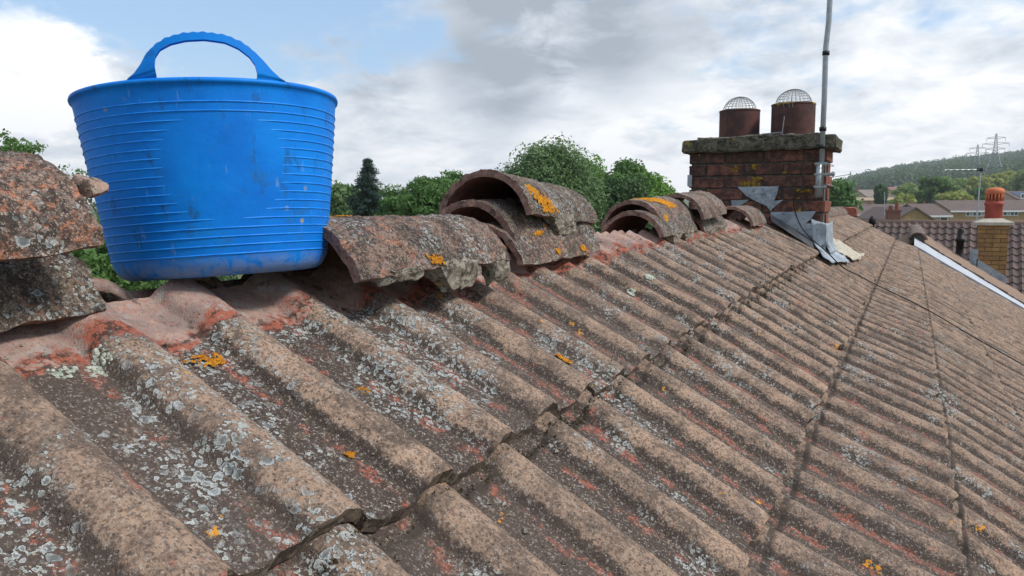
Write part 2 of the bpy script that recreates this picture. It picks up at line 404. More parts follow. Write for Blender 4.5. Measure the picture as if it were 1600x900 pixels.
def tile_mesh(L, nu, nv, seed, loc=(0, 0, 0), amp=1., rows_back=0):
    """tile in local axes: x runs down the slope to its lower edge at 0, y along the ridge, z out"""
    u = -L*(np.linspace(0, 1, nu)**1.0)[::-1]; v = np.linspace(.034, .3315, nv)
    U, V = np.meshgrid(u, v, indexing='ij')
    Zt = profile(V)
    Pn = np.stack([U+seed*3.3, V+seed*1.7, Zt*0], -1)
    th = .0185
    if amp > 0:
        ragged = fbm(np.stack([V*1., V*0+seed, V*0], -1), 45, seed, 3)*.0026*amp
        bite = np.clip(fbm(np.stack([V, V*0+seed*2.2, V*0], -1), 16, seed+9, 2)-.5, 0, 1)*.03*amp
        shr = (U+L)/L
        U = U+(ragged-bite)*shr**6
        Zt = Zt+fbm(Pn, 60, seed, 3)*.0009*amp+fbm(Pn, 9, seed+5, 2)*.0012*amp
        Zt = Zt-.0025*np.exp(-((-U)/.004)**2)*amp
        if nu > 20: Zt = Zt+np.clip(fbm(Pn, 150, seed+3, 2), 0, 1)*.0012
    ew = np.minimum(V-.034, .3315-V); Zt = Zt-.0022*np.exp(-(ew/.0025)**2)
    top = np.stack([U, V, Zt], -1).reshape(-1, 3)
    Ub = U.copy(); bot = np.stack([Ub-.003*((U+L)/L)**8, V, Zt-th], -1).reshape(-1, 3)
    N = nu*nv; F = []
    ids = np.arange(N).reshape(nu, nv)
    q = np.stack([ids[:-1, :-1], ids[1:, :-1], ids[1:, 1:], ids[:-1, 1:]], -1).reshape(-1, 4)
    F = q.tolist()+(q[:, ::-1]+N).tolist()
    nf0 = len(F); e = ids[-1]; F += [(int(e[i]), int(e[i]+N), int(e[i+1]+N), int(e[i+1])) for i in range(nv-1)]; nf1 = len(F)
    e = ids[0]; F += [(int(e[i+1]), int(e[i+1]+N), int(e[i]+N), int(e[i])) for i in range(nv-1)]
    for cc, fl in ((0, 0), (nv-1, 1)):
        e = ids[:, cc]
        for i in range(nu-1):
            a = (int(e[i]), int(e[i]+N), int(e[i+1]+N), int(e[i+1])); F.append(a[::-1] if fl else a)
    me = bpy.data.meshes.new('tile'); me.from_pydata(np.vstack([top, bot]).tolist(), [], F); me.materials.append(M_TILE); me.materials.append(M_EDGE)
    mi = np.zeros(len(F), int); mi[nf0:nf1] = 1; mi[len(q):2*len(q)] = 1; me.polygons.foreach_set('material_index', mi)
    me.polygons.foreach_set('use_smooth', [True]*len(F)); me.update(); sharp(me, .7); return me

house = empty('terraced_house', (0, 0, -6.3), 'near terraced house with lichened tiled roof, stripped ridge and dark brick chimney', 'house')
YE = 11.0; Y0 = -1.2
deck = MB()
dk = [(-.43, .135)]+[(EDGE[n][0], EDGE[n][1]-.075) for n in range(2, 17)]
for sgn in (1, -1):
    for (a, za), (b, zb) in zip(dk, dk[1:]):
        if sgn < 0: a, b = -.86-a, -.86-b
        V = [(a, Y0, za), (b, Y0, zb), (b, YE, zb), (a, YE, za)]
        deck.add(V, [(0, 1, 2, 3) if sgn > 0 else (3, 2, 1, 0)])
roof = wpart(house, deck, 'roof', M_DECK)
def rpart(mb, name, mats, **kw):          # child of the roof, world coordinates
    smooth = kw.pop('smooth', False); rc = kw.pop('recalc', False)
    me = mb.mesh(name, mats, smooth, rc); me.transform(Matrix.Translation((0, 0, 6.3))); return link(name, me, roof, **kw)
# walls
wl = MB(); M_WALL = simple('brick_wall', (.30, .13, .09), .9, (.2, .1, .07), 8, .6)
ez = EDGE[16][1]-.15; ex = EDGE[16][0]-.25
wl.prism([(ex, Y0+.1, -6.3), (ex, Y0+.1, ez), (-.43, Y0+.1, .05), (-.86-ex, Y0+.1, ez), (-.86-ex, Y0+.1, -6.3)], (0, YE-Y0-.15, 0))
wpart(house, wl, 'wall', M_WALL, recalc=True)

cands = []
nt0 = -4
for n in range(1, 17):
    for j in range(nt0, int(YE/.3)+1):
        y0 = j*.3                                # tile sits from the right shoulder of roll 2j to that of roll 2j+2
        if y0+.33 > YE+.05: continue
        X, Z = EDGE[n]; c = np.array([X-.15, y0+.18, Z+.06])
        if n == 1 and 4.0 < y0 < 4.62: pass
        vis = False
        for dx, dy in ((0, 0), (-.3, 0), (0, .3), (-.3, .3)):
            px, py, z = proj((X+dx, y0+.03+dy, Z-dx*.5))
            if z > .12 and -60 < px < 1660 and -50 < py < 960: vis = True
        dist = np.linalg.norm(c-CL)
        cands.append((not vis, dist, n, j))
cands.sort()
NEARC = {}
def shared(key, *a):
    if key not in NEARC: NEARC[key] = tile_mesh(*a)
    return NEARC[key]
far_mb = MB(); nvis = 0
for hid, dist, n, j in cands:
    L = LEN.get(n, .352); th = PITCH.get(n, R(28.2)); X, Z = EDGE[n]
    rr = np.random.default_rng(n*1000+j+50)
    yc = j*.3
    loc = Vector((X+rr.normal(0, .0034 if n == 1 else .0012), yc+rr.normal(0, .0008), Z+zw(yc+.15, n)+rr.normal(0, .0012)+(.0035 if j % 2 else 0)+(rr.normal(0, .0012) if n == 1 else 0)))
    rot = (rr.normal(0, .003), th+rr.normal(0, .004), rr.normal(0, .0022))
    if nvis < 292 and not hid:
        if dist < 1.35: me = tile_mesh(L, 76, 100, n*31+j)
        elif dist < 2.6: me = shared((L, 'm', (n*7+j) % 7), L, 26, 54, (n*7+j) % 7+100)
        else: me = shared((L, 'f', (n+j*3) % 4), L, 7, 33, (n+j*3) % 4+200)
        o = link('tile', me, roof); o.location = loc+Vector((0, 0, 6.3)); o.rotation_euler = rot; nvis += 1
    else:
        me = shared((L, 'x'), L, 3, 21, 300, (0, 0, 0), 0)
        mw = Matrix.Translation(loc) @ __import__('mathutils').Euler(rot).to_matrix().to_4x4()
        V = np.array([mw @ v.co for v in me.vertices]); far_mb.add(V, [tuple(p.vertices) for p in me.polygons]); far_mb.m[-len(me.polygons):] = [p.material_index for p in me.polygons]
# back slope, same tiles mirrored about the ridge line
for n in range(1, 15):
    L = LEN.get(n, .352); th = PITCH.get(n, R(28.2)); X, Z = EDGE[n]
    for j in range(nt0, int(YE/.3)):
        me = shared((L, 'b'), L, 3, 25, 310, (0, 0, 0), 0)
        mw = Matrix.Translation((-.868-X, j*.3+.366, Z+.004)) @ Matrix.Rotation(math.pi, 4, 'Z') @ Matrix.Rotation(th, 4, 'Y')
        V = np.array([mw @ v.co for v in me.vertices]); far_mb.add(V, [tuple(p.vertices) for p in me.polygons]); far_mb.m[-len(me.polygons):] = [p.material_index for p in me.polygons]
rpart(far_mb, 'distant_tile', [M_TILE, M_EDGE], smooth=True, kind='stuff')

# ------------------------------------------------------------------ ridge tiles
M_RIM, t = mat('worn_clay_rim'); P = pos(t); n = t.noise(P, 60, 6, .75)
b = t.mix(t.ss(n, .40, .60), (.33, .20, .165), (.20, .115, .09)); b = t.mix(t.mul(t.ss(t.noise(P, 38, 5, .7), .54, .62), .85), b, (.085, .06, .048))
b = t.mix(t.mul(t.ss(t.noise(P, 180, 4, .8), .56, .64), .6), b, (.42, .33, .28)); finish(t, b, .95, t.math('ADD', n, t.noise(P, 220, 4, .8)), .004, .12)
def ridge_mesh(Rr, pm, L, seed, th=.015, ns=44, na=44, cover=True, rough=1.):
    sarr = np.linspace(0, L, ns); aarr = np.linspace(-pm, pm, na)
    Sg, A = np.meshgrid(sarr, aarr, indexing='ij')
    Pn = np.stack([np.sin(A)*Rr, Sg, np.cos(A)*Rr], -1)+seed*2.7
    r = Rr+(fbm(Pn, 55, seed, 3)*.0016+fbm(Pn, 14, seed+2, 2)*.0016+np.clip(fbm(Pn, 130, seed+4, 3), -.2, 1)*.0028)*rough
    sh = np.abs(Sg/L*2-1)**8
    Sg2 = Sg+np.sign(Sg-L/2)*sh*(fbm(np.stack([A*.12, A*0+seed, A*0+(Sg > L/2)], -1), 40, seed+7, 3)*.0042+np.clip(fbm(np.stack([A*.12, A*0+seed*3, A*0+(Sg > L/2)], -1), 18, seed+8, 2)-.35, 0, 1)*-.02)*rough
    A2 = A+np.sign(A)*(np.abs(A)/pm)**10*fbm(np.stack([Sg, A*0+seed, A*0+(A > 0)], -1), 22, seed+11, 3)*.03*rough
    c = math.cos(pm)*Rr
    out = np.stack([np.sin(A2)*r, Sg2, np.cos(A2)*r-c], -1).reshape(-1, 3)
    ri = Rr-th+fbm(Pn, 20, seed+21, 2)*.0012
    inn = np.stack([np.sin(A2)*ri, Sg2, np.cos(A2)*ri-c], -1).reshape(-1, 3)
    N = ns*na; ids = np.arange(N).reshape(ns, na)
    q = np.stack([ids[:-1, :-1], ids[:-1, 1:], ids[1:, 1:], ids[1:, :-1]], -1).reshape(-1, 4)
    q = q[:, ::-1]
    F = q.tolist(); m = [0]*len(q); F += (q[:, ::-1]+N).tolist(); m += [1]*len(q)
    def rim(e, fl):
        for i in range(len(e)-1):
            a = (int(e[i]), int(e[i+1]), int(e[i+1]+N), int(e[i]+N)); F.append(a[::-1] if fl else a); m.append(2)
    rim(ids[0], True); rim(ids[-1], False); rim(ids[:, 0], False); rim(ids[:, -1], True)
    me = bpy.data.meshes.new('ridge_tile'); me.from_pydata(np.vstack([out, inn]).tolist(), [], F)
    me.materials.append(M_RIDGE); me.materials.append(M_CLAYIN); me.materials.append(M_RIM)
    me.polygons.foreach_set('material_index', m); me.polygons.foreach_set('use_smooth', [True]*len(F)); me.update()
    import bmesh
    b = bmesh.new(); b.from_mesh(me); bmesh.ops.recalc_face_normals(b, faces=b.faces); b.to_mesh(me); b.free(); sharp(me, .8)
    return me
RTQ = {  # X, Y, Z, yaw, pitch, roll, radius, half angle
 'T3': (-0.3538, 0.3102, 0.1760, 0.0004, -0.0043, -0.0513, 0.1260, 1.2980),
 'A1': (-0.4278, 0.9921, 0.2651, -0.0366, -0.0687, -0.0057, 0.1249, 1.3801),
 'A2': (-0.4500, 0.9650, 0.2010, 0.0300, 0.0130, -0.0217, 0.1240, 1.3500),
 'A3': (-0.4177, 0.9419, 0.1496, 0.0075, 0.0132, -0.0383, 0.1252, 1.3292),
 'B1': (-0.4600, 2.1300, 0.2009, -0.0086, 0.0400, -0.0227, 0.1236, 1.3978),
 'B2': (-0.4352, 2.0539, 0.1708, 0.0127, 0.0200, -0.0148, 0.1246, 1.3131),
 'C1': (-0.4156, 2.5462, 0.2260, -0.0210, 0.0400, -0.0024, 0.1257, 1.4049),
 'C2': (-0.4436, 2.6924, 0.1620, -0.0112, 0.0325, -0.0320, 0.1246, 1.3413),
 'D1': (-0.4000, 3.5500, 0.1750, -0.0011, 0.0099, 0.0000, 0.1240, 1.3800),
 'T1': (-0.3934, -0.4803, 0.2061, -0.0314, 0.0833, -0.0142, 0.1260, 1.3661),
 'T2': (-0.4540, -0.4450, 0.1480, -0.0100, 0.0450, -0.0200, 0.1240, 1.3000)}
def rt_matrix(q):
    X, Y, Z, ya, pi_, ro, Rr, pm = q
    d = np.array([math.sin(ya)*math.cos(pi_), math.cos(ya)*math.cos(pi_), math.sin(pi_)])
    r = np.array([math.cos(ya), -math.sin(ya), 0]); u = np.cross(r, d)
    r2 = r*math.cos(ro)-u*math.sin(ro); u2 = r*math.sin(ro)+u*math.cos(ro)
    m = Matrix.Identity(4)
    for i in range(3): m[i][0] = r2[i]; m[i][1] = d[i]; m[i][2] = u2[i]
    return Matrix.Translation((X, Y, Z)) @ m
def lump(pts_lo, pts_hi, seed, amp=.006, sub=3):
    """irregular mortar lump: hull of points, subdivided and roughened"""
    import bmesh
    b = bmesh.new()
    for p in list(pts_lo)+list(pts_hi): b.verts.new(p)
    r = bmesh.ops.convex_hull(b, input=b.verts)
    bad = [g for g in r['geom_interior']+r['geom_unused'] if isinstance(g, bmesh.types.BMVert)]
    if bad: bmesh.ops.delete(b, geom=bad, context='VERTS')
    bmesh.ops.triangulate(b, faces=b.faces)
    for _ in range(sub): bmesh.ops.subdivide_edges(b, edges=b.edges, cuts=1, use_grid_fill=True, smooth=.12)
    co = np.array([v.co for v in b.verts]); nn = np.stack([fbm(co, 60, seed+k*5, 3) for k in range(3)], -1)*amp
    for v, d in zip(b.verts, nn): v.co += Vector(d)
    bmesh.ops.recalc_face_normals(b, faces=b.faces)
    me = bpy.data.meshes.new('mortar'); b.to_mesh(me); b.free(); return me
RG = 'loose half round ridge tiles along the ridge'
RTL = {
 'T3': 'single ridge tile with broken mortar under its edge, right of the blue tub',
 'A1': 'topmost tilted ridge tile of the stack of three, orange lichen near its open end',
 'A2': 'middle ridge tile of the stack of three, under the tilted one',
 'A3': 'lowest ridge tile of the stack of three, resting on the roof tiles',
 'B1': 'ridge tile with the broad orange lichen blaze on its crown, upper of its nested pair',
 'B2': 'ridge tile nested under the one with the broad orange lichen blaze',
 'C1': 'bare grey brown ridge tile just beyond the orange blazed one, upper of its pair',
 'C2': 'ridge tile directly under the plain grey brown one, short of the chimney',
 'D1': 'short ridge tile set against the brick chimney, open end facing the camera',
 'T1': 'big rust speckled ridge tile left of the tub, upper one of the two',
 'T2': 'darker mossy ridge tile left of the tub, underneath the rust speckled one'}
rts = {}
for i, (k, q) in enumerate(RTQ.items()):
    L = .45 if k != 'D1' else .42
    near_ = k in ('T1', 'T2', 'T3', 'A1', 'A2', 'A3')
    me = ridge_mesh(q[6], q[7], L, i+1, ns=70 if near_ else 36, na=70 if near_ else 36)
    if k in ('T2', 'A2', 'A1', 'B2', 'C2'): me.materials[0] = M_RIDGE2
    o = link('ridge_tile', me, None, label=RTL[k], cat='ridge tile', group=RG); o.matrix_world = rt_matrix(q); rts[k] = o
def edge_pt(q, phi, s, dr=0., dz=0.):
    Rr = q[6]+dr; return (math.sin(phi)*Rr, s, math.cos(phi)*Rr-math.cos(q[7])*q[6]+dz)
def mort(k, s0, s1, drop, taper, thick=.03, seed=1, phi=None, m=None):
    q = RTQ[k]; ph = q[7] if phi is None else phi
    x, _, z = edge_pt(q, ph, 0, -.004)
    hi = [(x-thick, s0, z+.008), (x, s0, z+.008), (x-thick, s1, z+.008), (x, s1, z+.008)]
    lo = [(x-thick*.8, s0+taper, z-drop), (x-.004, s0+taper, z-drop), (x-thick*.8, s1-taper*.5, z-drop*.8), (x-.004, s1-taper*.5, z-drop*.85)]
    me = lump(lo, hi, seed); me.materials.append(m or M_MORT); me.polygons.foreach_set('use_smooth', [False]*len(me.polygons))
    link('mortar', me, rts[k])
mort('T3', .20, .345, .036, .045, seed=3); mort('T3', .385, .45, .040, .012, seed=4); mort('T3', .05, .16, .008, .01, seed=14)
mort('A1', .13, .30, .038, .055, seed=5)
mort('B2', .12, .25, .03, .03, seed=6); mort('B2', .29, .42, .03, .03, seed=7)
mort('C2', .05, .4, .012, .02, seed=8)
# pale lump of mortar at the end of the left ridge tile
c = at(134, 289, .80); 
lm = lump([c+.85*np.array(p) for p in ((-.024, -.01, -.008), (.013, .0, -.012), (-.02, .03, -.01), (.016, .02, -.007))], [c+.85*np.array(p) for p in ((-.02, -.005, .012), (.006, 0, .006), (-.022, .025, .012), (.012, .02, .004))], 12, .003)
lm.materials.append(M_MORTP); lm.transform(rts['T1'].matrix_world.inverted()); link('mortar', lm, rts['T1'], label='pale pink lump of mortar stuck to the end of the tile')
# ridge tiles still bedded beyond the chimney (parts of the roof)
bed = ridge_mesh(.125, 1.38, .46, 40, ns=12, na=20)
for i in range(14):
    y = 4.62+.46*i
    if y+.4 > YE+.2: break
    o = link('bedded_ridge_tile', bed, roof); o.location = (-.43, y, .150+6.3+random.gauss(0, .003)); o.rotation_euler = (random.gauss(0, .006), 0, random.gauss(0, .01))

# orange lichen growing on a surface: crusty little plates, kept as one part
M_ORL, t = mat('orange_lichen'); P = pos(t); n = t.noise(P, 120, 5, .7)
finish(t, t.mix(t.ss(n, .4, .6), (.62, .275, .025), (.40, .16, .02)), .95, t.math('ADD', n, t.noise(P, 380, 3, .7)), .003, .1)
def lichen_patch(center_fn, n, size, parent, inv, seed, mt=None, nm='lichen'):
    r = np.random.default_rng(seed); mb = MB()
    for i in range(n):
        a, b = r.normal(0, 1, 2); p, nrm, tx = center_fn(a, b)
        rad = size*(.5+r.random()); ty = np.cross(nrm, tx); k = 7
        ring = [p+nrm*.0002+(tx*math.cos(2*math.pi*j/k)+ty*math.sin(2*math.pi*j/k))*rad*(.75+.5*r.random()) for j in range(k)]
        V = ring+[p+nrm*(.0016+.0012*r.random())]
        mb.add(V, [(j, (j+1) % k, k) for j in range(k)])
    me = mb.mesh(nm, mt or M_ORL); me.transform(inv)
    return link(nm, me, parent, label='crusty orange lichen patch' if mt is None else None, kind='stuff')
def on_ridge(k, phi0, s0, dphi, ds, shear=0.):
    q = RTQ[k]
    def f(a, b):
        a = max(-1.7, min(1.7, a)); b = max(-1.7, min(1.7, b))
        ph = phi0+dphi*a*.6; s = s0+ds*b*.6+shear*a
        n = np.array([math.sin(ph), 0, math.cos(ph)]); return np.array(edge_pt(q, ph, s, .0015)), n, np.array([0, 1., 0])
    return f
I4 = Matrix.Identity(4)
lichen_patch(on_ridge('A1', 1.08, .09, .20, .045, .015), 150, .0042, rts['A1'], I4, 1)
lichen_patch(on_ridge('A1', .80, .06, .08, .02), 40, .004, rts['A1'], I4, 11)
lichen_patch(on_ridge('B1', .50, .20, .30, .055, .02), 330, .0065, rts['B1'], I4, 2)
lichen_patch(on_ridge('B1', .10, .12, .30, .055), 240, .006, rts['B1'], I4, 21)
lichen_patch(on_ridge('B1', 1.15, .06, .09, .02), 40, .006, rts['B1'], I4, 3)
lichen_patch(on_ridge('A2', 1.22, .12, .03, .03), 24, .0035, rts['A2'], I4, 4)
lichen_patch(on_ridge('A3', 1.18, .19, .05, .012), 22, .0035, rts['A3'], I4, 5)
lichen_patch(on_ridge('A3', 1.2, .34, .05, .015), 26, .004, rts['A3'], I4, 6)
lichen_patch(on_ridge('T3', 1.16, .20, .06, .02), 40, .0028, rts['T3'], I4, 7)
lichen_patch(on_ridge('T3', -.05, .12, .06, .02), 30, .0028, rts['T3'], I4, 8)
def on_roof(X, Y, rx, ry, nrm_y=0.):
    def f(a, b):
        a = max(-1.7, min(1.7, a)); b = max(-1.7, min(1.7, b)); x = X+rx*a*.6; y = Y+ry*b*.6
        z = np.interp(x, [-.39, 0], [.1845, 0])+zw(y, 1)+float(profile(np.array(y)))
        dn = (float(profile(np.array(y+.001)))-float(profile(np.array(y-.001))))/.002
        n = np.array([math.sin(R(25)), -dn*.9, math.cos(R(25))]); n /= np.linalg.norm(n)
        tx = np.cross(n, (0, 1, 0)); tx /= np.linalg.norm(tx); return np.array([x, y, z])+n*.0015, n, tx
    return f
Tr = Matrix.Translation((0, 0, 6.3))
lichen_patch(on_roof(-.268, .078, .010, .018), 60, .0022, roof, Tr, 9)
lichen_patch(on_roof(-.16, .225, .006, .008), 24, .0018, roof, Tr, 10)

def roof1(x, y):                           # where the sight line through a survey pixel meets the first course
    d = FW*CP['f']+RT*(x-800)-UP*(y-450); n = np.array([math.sin(R(25.3)), 0, math.cos(R(25.3))]); k = -(CL@n+.012)/(d@n)*1.; p = CL+d*k; return float(p[0]), float(p[1])
M_PALE, t = mat('pale_green_lichen'); P = pos(t); n = t.noise(P, 160, 5, .7)
finish(t, t.mix(t.ss(n, .4, .6), (.50, .53, .44), (.30, .33, .27)), .95, n, .003, .1)
for i, (px, py, rx, ry, cnt_, sz, mt_) in enumerate(((172, 562, .012, .014, 60, .0026, M_PALE), (300, 552, .006, .018, 14, .0018, M_ORL), (547, 700, .004, .005, 22, .0018, M_ORL), (150, 575, .008, .008, 30, .0022, M_PALE),
      (100, 575, .008, .012, 26, .0022, M_PALE), (690, 470, .006, .006, 26, .0022, M_ORL), (935, 470, .012, .004, 30, .0028, M_ORL), (880, 548, .012, .006, 40, .003, M_ORL), (1015, 440, .010, .010, 46, .004, M_PALE), (985, 452, .010, .010, 30, .0035, M_PALE))):
    X_, Y_ = roof1(px, py); lichen_patch(on_roof(X_, Y_, rx, ry), cnt_, sz, roof, Tr, 40+i, mt_, 'lichen' if mt_ is M_ORL else 'pale_lichen')

# ------------------------------------------------------------------ the blue tub
M_BLUE, t = mat('blue_flexible_plastic'); P = objv(t)
n = t.noise(P, 9, 5, .6); sm = t.noise(t.vmath('MULTIPLY', P, (1., 1., .45)), 34, 5, .7)
b = t.mix(t.ss(n, .35, .7), (.0, .215, .74), (.0, .150, .60))
b = t.mix(t.mul(t.ss(sm, .565, .66), .6), b, (.015, .075, .17)); b = t.mix(t.mul(t.ss(t.noise(t.vmath('ADD', P, (3, 1, 2)), 14, 6, .75), .58, .68), .55), b, (.02, .13, .30))
b = t.mix(t.mul(t.ss(t.noise(t.vmath('MULTIPLY', P, (1., 1., .2)), 60, 4, .7), .63, .70), .35), b, (.22, .38, .62))
b = t.mix(t.mul(t.ss(t.voro(P, 26), .11, .06), t.ss(t.noise(P, 8, 3, .6), .55, .62)), b, (.30, .27, .20))
b = t.mix(t.mul(t.ss(t.noise(P, 140, 5, .8), .60, .68), .35), b, (.10, .22, .42))
s3 = t.new('ShaderNodeSeparateXYZ', {0: P})
b = t.mix(t.mul(t.mul(t.ss(s3.outputs[2], .035, .004), t.ss(t.noise(P, 50, 5, .7), .38, .55)), .55), b, (.26, .30, .38))
finish(t, b, .55, t.noise(P, 55, 4, .6), .0006, .22)
M_RIB, t = mat('blue_paler_rib'); P = objv(t); n = t.noise(P, 50, 4, .7)
finish(t, t.mix(t.ss(n, .35, .7), (.02, .29, .84), (.0, .19, .72)), .5)  # ribs a paler blue than the body, so the rings stand out
tub = empty('tub', (-.4294, .2497, .187), 'bright blue flexible plastic tub with ribbed side and an arched handle, leaning on the ridge', 'tub')
_r = np.array([.6568, .7529, .0420]); _r /= np.linalg.norm(_r)
_u = np.array([-.081, .0151, .9966]); _u = _u-_r*(_u@_r); _u /= np.linalg.norm(_u); _f = np.cross(_u, _r)
mt_ = Matrix.Identity(4)
for i in range(3): mt_[i][0] = _r[i]; mt_[i][1] = _f[i]; mt_[i][2] = _u[i]
tub.rotation_euler = mt_.to_euler()
RB, RTt, H = .1408, .1740, .2441
def rad(h): return RB+(RTt-RB)*(h/H)**.92
mb = MB(); prof = [(0, 0), (RB-.024, 0), (RB-.014, .0012), (RB-.006, .005), (RB-.0015, .011), (rad(.020)-.0003, .020)]
prof += [(rad(h), h) for h in np.linspace(.04, H-.012, 22)]
prof += [(RTt+.0004, H-.006), (RTt+.0024, H-.005), (RTt+.003, H-.0025), (RTt+.0022, H), (RTt, H+.001), (RTt-.003, H)]
prof += [(rad(h)-.0038, h) for h in np.linspace(H-.02, .02, 10)]+[(RB-.02, .006), (0, .005)]
n_ = 128
V = []
for r_, z_ in prof:
    for k in range(n_):
        a = 2*math.pi*k/n_; q_ = z_/H
        rr_ = r_*(1+.006*math.sin(2*a+.6)*q_+.004*math.sin(3*a+1.2)*q_)
        zz_ = z_+ .0020*math.sin(2*a+1.9)*q_
        V.append((rr_*math.cos(a), rr_*math.sin(a), zz_))
F = [(i*n_+k, i*n_+(k+1) % n_, (i+1)*n_+(k+1) % n_, (i+1)*n_+k) for i in range(len(prof)-1) for k in range(n_)]
mb.add(V, F); mb.build('body', M_BLUE, tub, smooth=True)
hs = [.028+i*.0111 for i in range(18)]
for i, h in enumerate(hs+[.2115, .2235][0:0]):
    # rings are interrupted by the smooth oval in front
    gap = 0.
    yq = (h-.137)/.066
    if abs(yq) < 1: gap = .46*math.sqrt(1-abs(yq)**2.8)
    c0 = -math.pi/2+.07
    a0, a1 = (c0+gap, c0+2*math.pi-gap) if gap else (c0, c0+2*math.pi)
    K = 110; pts = []
    V = []
    for k in range(K+1):
        a = a0+(a1-a0)*k/K; fade = min(1, min(k, K-k)/3+.02) if gap else 1
        q_ = h/H; rr_ = rad(h)*(1+.006*math.sin(2*a+.6)*q_+.004*math.sin(3*a+1.2)*q_); dz = .0020*math.sin(2*a+1.9)*q_
        for dr, dh in ((-.001, -.0012), (.0010*fade, -.0005), (.0010*fade, .0005), (-.001, .0012)):
            V.append(((rr_+dr)*math.cos(a), (rr_+dr)*math.sin(a), h+dz+dh))
    F = [(k*4+j, (k+1)*4+j, (k+1)*4+j+1, k*4+j+1) for k in range(K) for j in range(3)]
    m2 = MB(); m2.add(V, F); m2.build('rib', M_RIB, tub, smooth=True)
def handle(sgn):
    # outlines in metres, x along the rim, z above the rim
    k = .000765
    outer = [(-136, 0), (-120, 3), (-107, 12), (-96, 25), (-87, 40), (-73, 53), (-56, 63), (-30, 70), (0, 72), (32, 69), (56, 60), (74, 47), (88, 33), (100, 19), (113, 8), (132, 0)]
    inner = [(-74, 0), (-75, 10), (-76, 22), (-74, 34), (-66, 45), (-50, 53), (-28, 58), (0, 60), (30, 57), (50, 49), (66, 37), (74, 25), (76, 13), (75, 4), (74, 0), (74, 0)]
    def resamp(p, N):
        p = np.array(p, float); d = np.r_[0, np.cumsum(np.linalg.norm(np.diff(p, axis=0), axis=1))+np.arange(1, len(p))*1e-6]
        s_ = np.linspace(0, d[-1], N); return np.stack([np.interp(s_, d, p[:, 0]), np.interp(s_, d, p[:, 1])], -1)
    N = 90; O = resamp(outer, N); Iq = resamp(inner, N)
    for i in range(N):                           # finger bumps along the top
        if 22 < i < 68: O[i, 1] += 1.5*math.sin(i*2*math.pi/4.0)*.55
    V = []; th = .0085
    for o_, i_ in zip(O, Iq):
        for (x, z), dy in ((o_, -1), (o_, 1), (i_, 1), (i_, -1)):
            x *= k; z *= k; yy = math.sqrt(max(RTt**2-x*x, 0)); lean = z*.10
            tt = th*(.55 if z < .004 else 1)
            ang = 0
            V.append((x, sgn*(yy+lean*0-.001)+dy*tt*.5, H-.003+z))
    F = []
    for i in range(N-1):
        for a in range(4):
            b_ = (a+1) % 4; F.append((i*4+a, i*4+b_, (i+1)*4+b_, (i+1)*4+a))
    m = MB(); m.add(V, F); o = m.build('handle', M_BLUE, tub, smooth=True, recalc=True); sharp(o.data, .9)
handle(-1); handle(1)

# ------------------------------------------------------------------ chimney of the near house
M_BRICK, t = mat('chimney_brick'); P = pos(t); r = orand(t)
b = t.mix(r, (.215, .088, .064), (.115, .060, .047)); n = t.noise(P, 24, 5, .7)
b = t.mix(t.mul(t.ss(n, .38, .58), .85), b, (.042, .032, .028))
b = t.mix(t.mul(t.ss(t.noise(P, 130, 4, .8), .58, .66), .55), b, (.30, .26, .22))
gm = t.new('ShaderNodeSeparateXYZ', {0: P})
b = t.mix(t.mul(t.ss(gm.outputs[0], -.02, .0), .55), b, (.27, .10, .065))  # sunlit right face of the stack painted lighter and redder
lv = t.noise(t.vmath('ADD', P, (2.2, 0, 5)), 9, 5, .7)
b = t.mix(t.mul(t.ss(lv, .625, .66), t.ss(t.noise(P, 110, 3, .7), .35, .5)), b, (.45, .27, .02))
finish(t, b, .92, t.math('ADD', n, t.noise(P, 120, 4, .7)), .004, .15)
M_POINT = simple('sooty_pointing', (.11, .10, .09), .95, (.05, .045, .04), 40, .8, .003, co='pos')
chim = MB(); CX0, CX1, CY0, CY1 = -.793, .005, 4.2, 4.55; g = .011
chim.box((CX0+g, CY0+g, -1.0), (CX1-g, CY1-g, .60))
ch = wpart(house, chim, 'chimney', M_POINT, label='sooty dark brick chimney stack astride the ridge')
def cpart(mb, name, mats, **kw):
    smooth = kw.pop('smooth', False); rc = kw.pop('recalc', False)
    me = mb.mesh(name, mats, smooth, rc); me.transform(Matrix.Translation((0, 0, 6.3))); return link(name, me, ch, **kw)
bl, bh, jt = .2155, .064, .0105; ctop = .602
brks = []
for row in range(9):
    z1 = ctop-row*(bh+jt); z0 = z1-bh
    sh = 0 if row % 2 == 0 else -.1125
    for side in range(4):
        Lx = CX1-CX0 if side % 2 == 0 else CY1-CY0
        x = sh+(.1125 if side % 2 else 0)
        xs = []
        while x < Lx-.02:
            a = max(x, 0 if side % 2 == 0 else .103); b_ = min(x+bl, Lx if side % 2 == 0 else Lx-.103)
            if b_-a > .03: xs.append((a, b_))
            x += .226
        for a, b_ in xs:
            d = random.uniform(-.0015, .0025)
            if side == 0: lo, hi = (CX0+a, CY0-d, z0), (CX0+b_, CY0+.1, z1)
            elif side == 2: lo, hi = (CX0+a, CY1-.1, z0), (CX0+b_, CY1+d, z1)
            elif side == 1: lo, hi = (CX1-.1, CY0+a, z0), (CX1+d, CY0+b_, z1)
            else: lo, hi = (CX0-d, CY0+a, z0), (CX0+.1, CY0+b_, z1)
            m = MB(); m.cham(lo, hi, .003, jit=.0008); cpart(m, 'brick', M_BRICK)
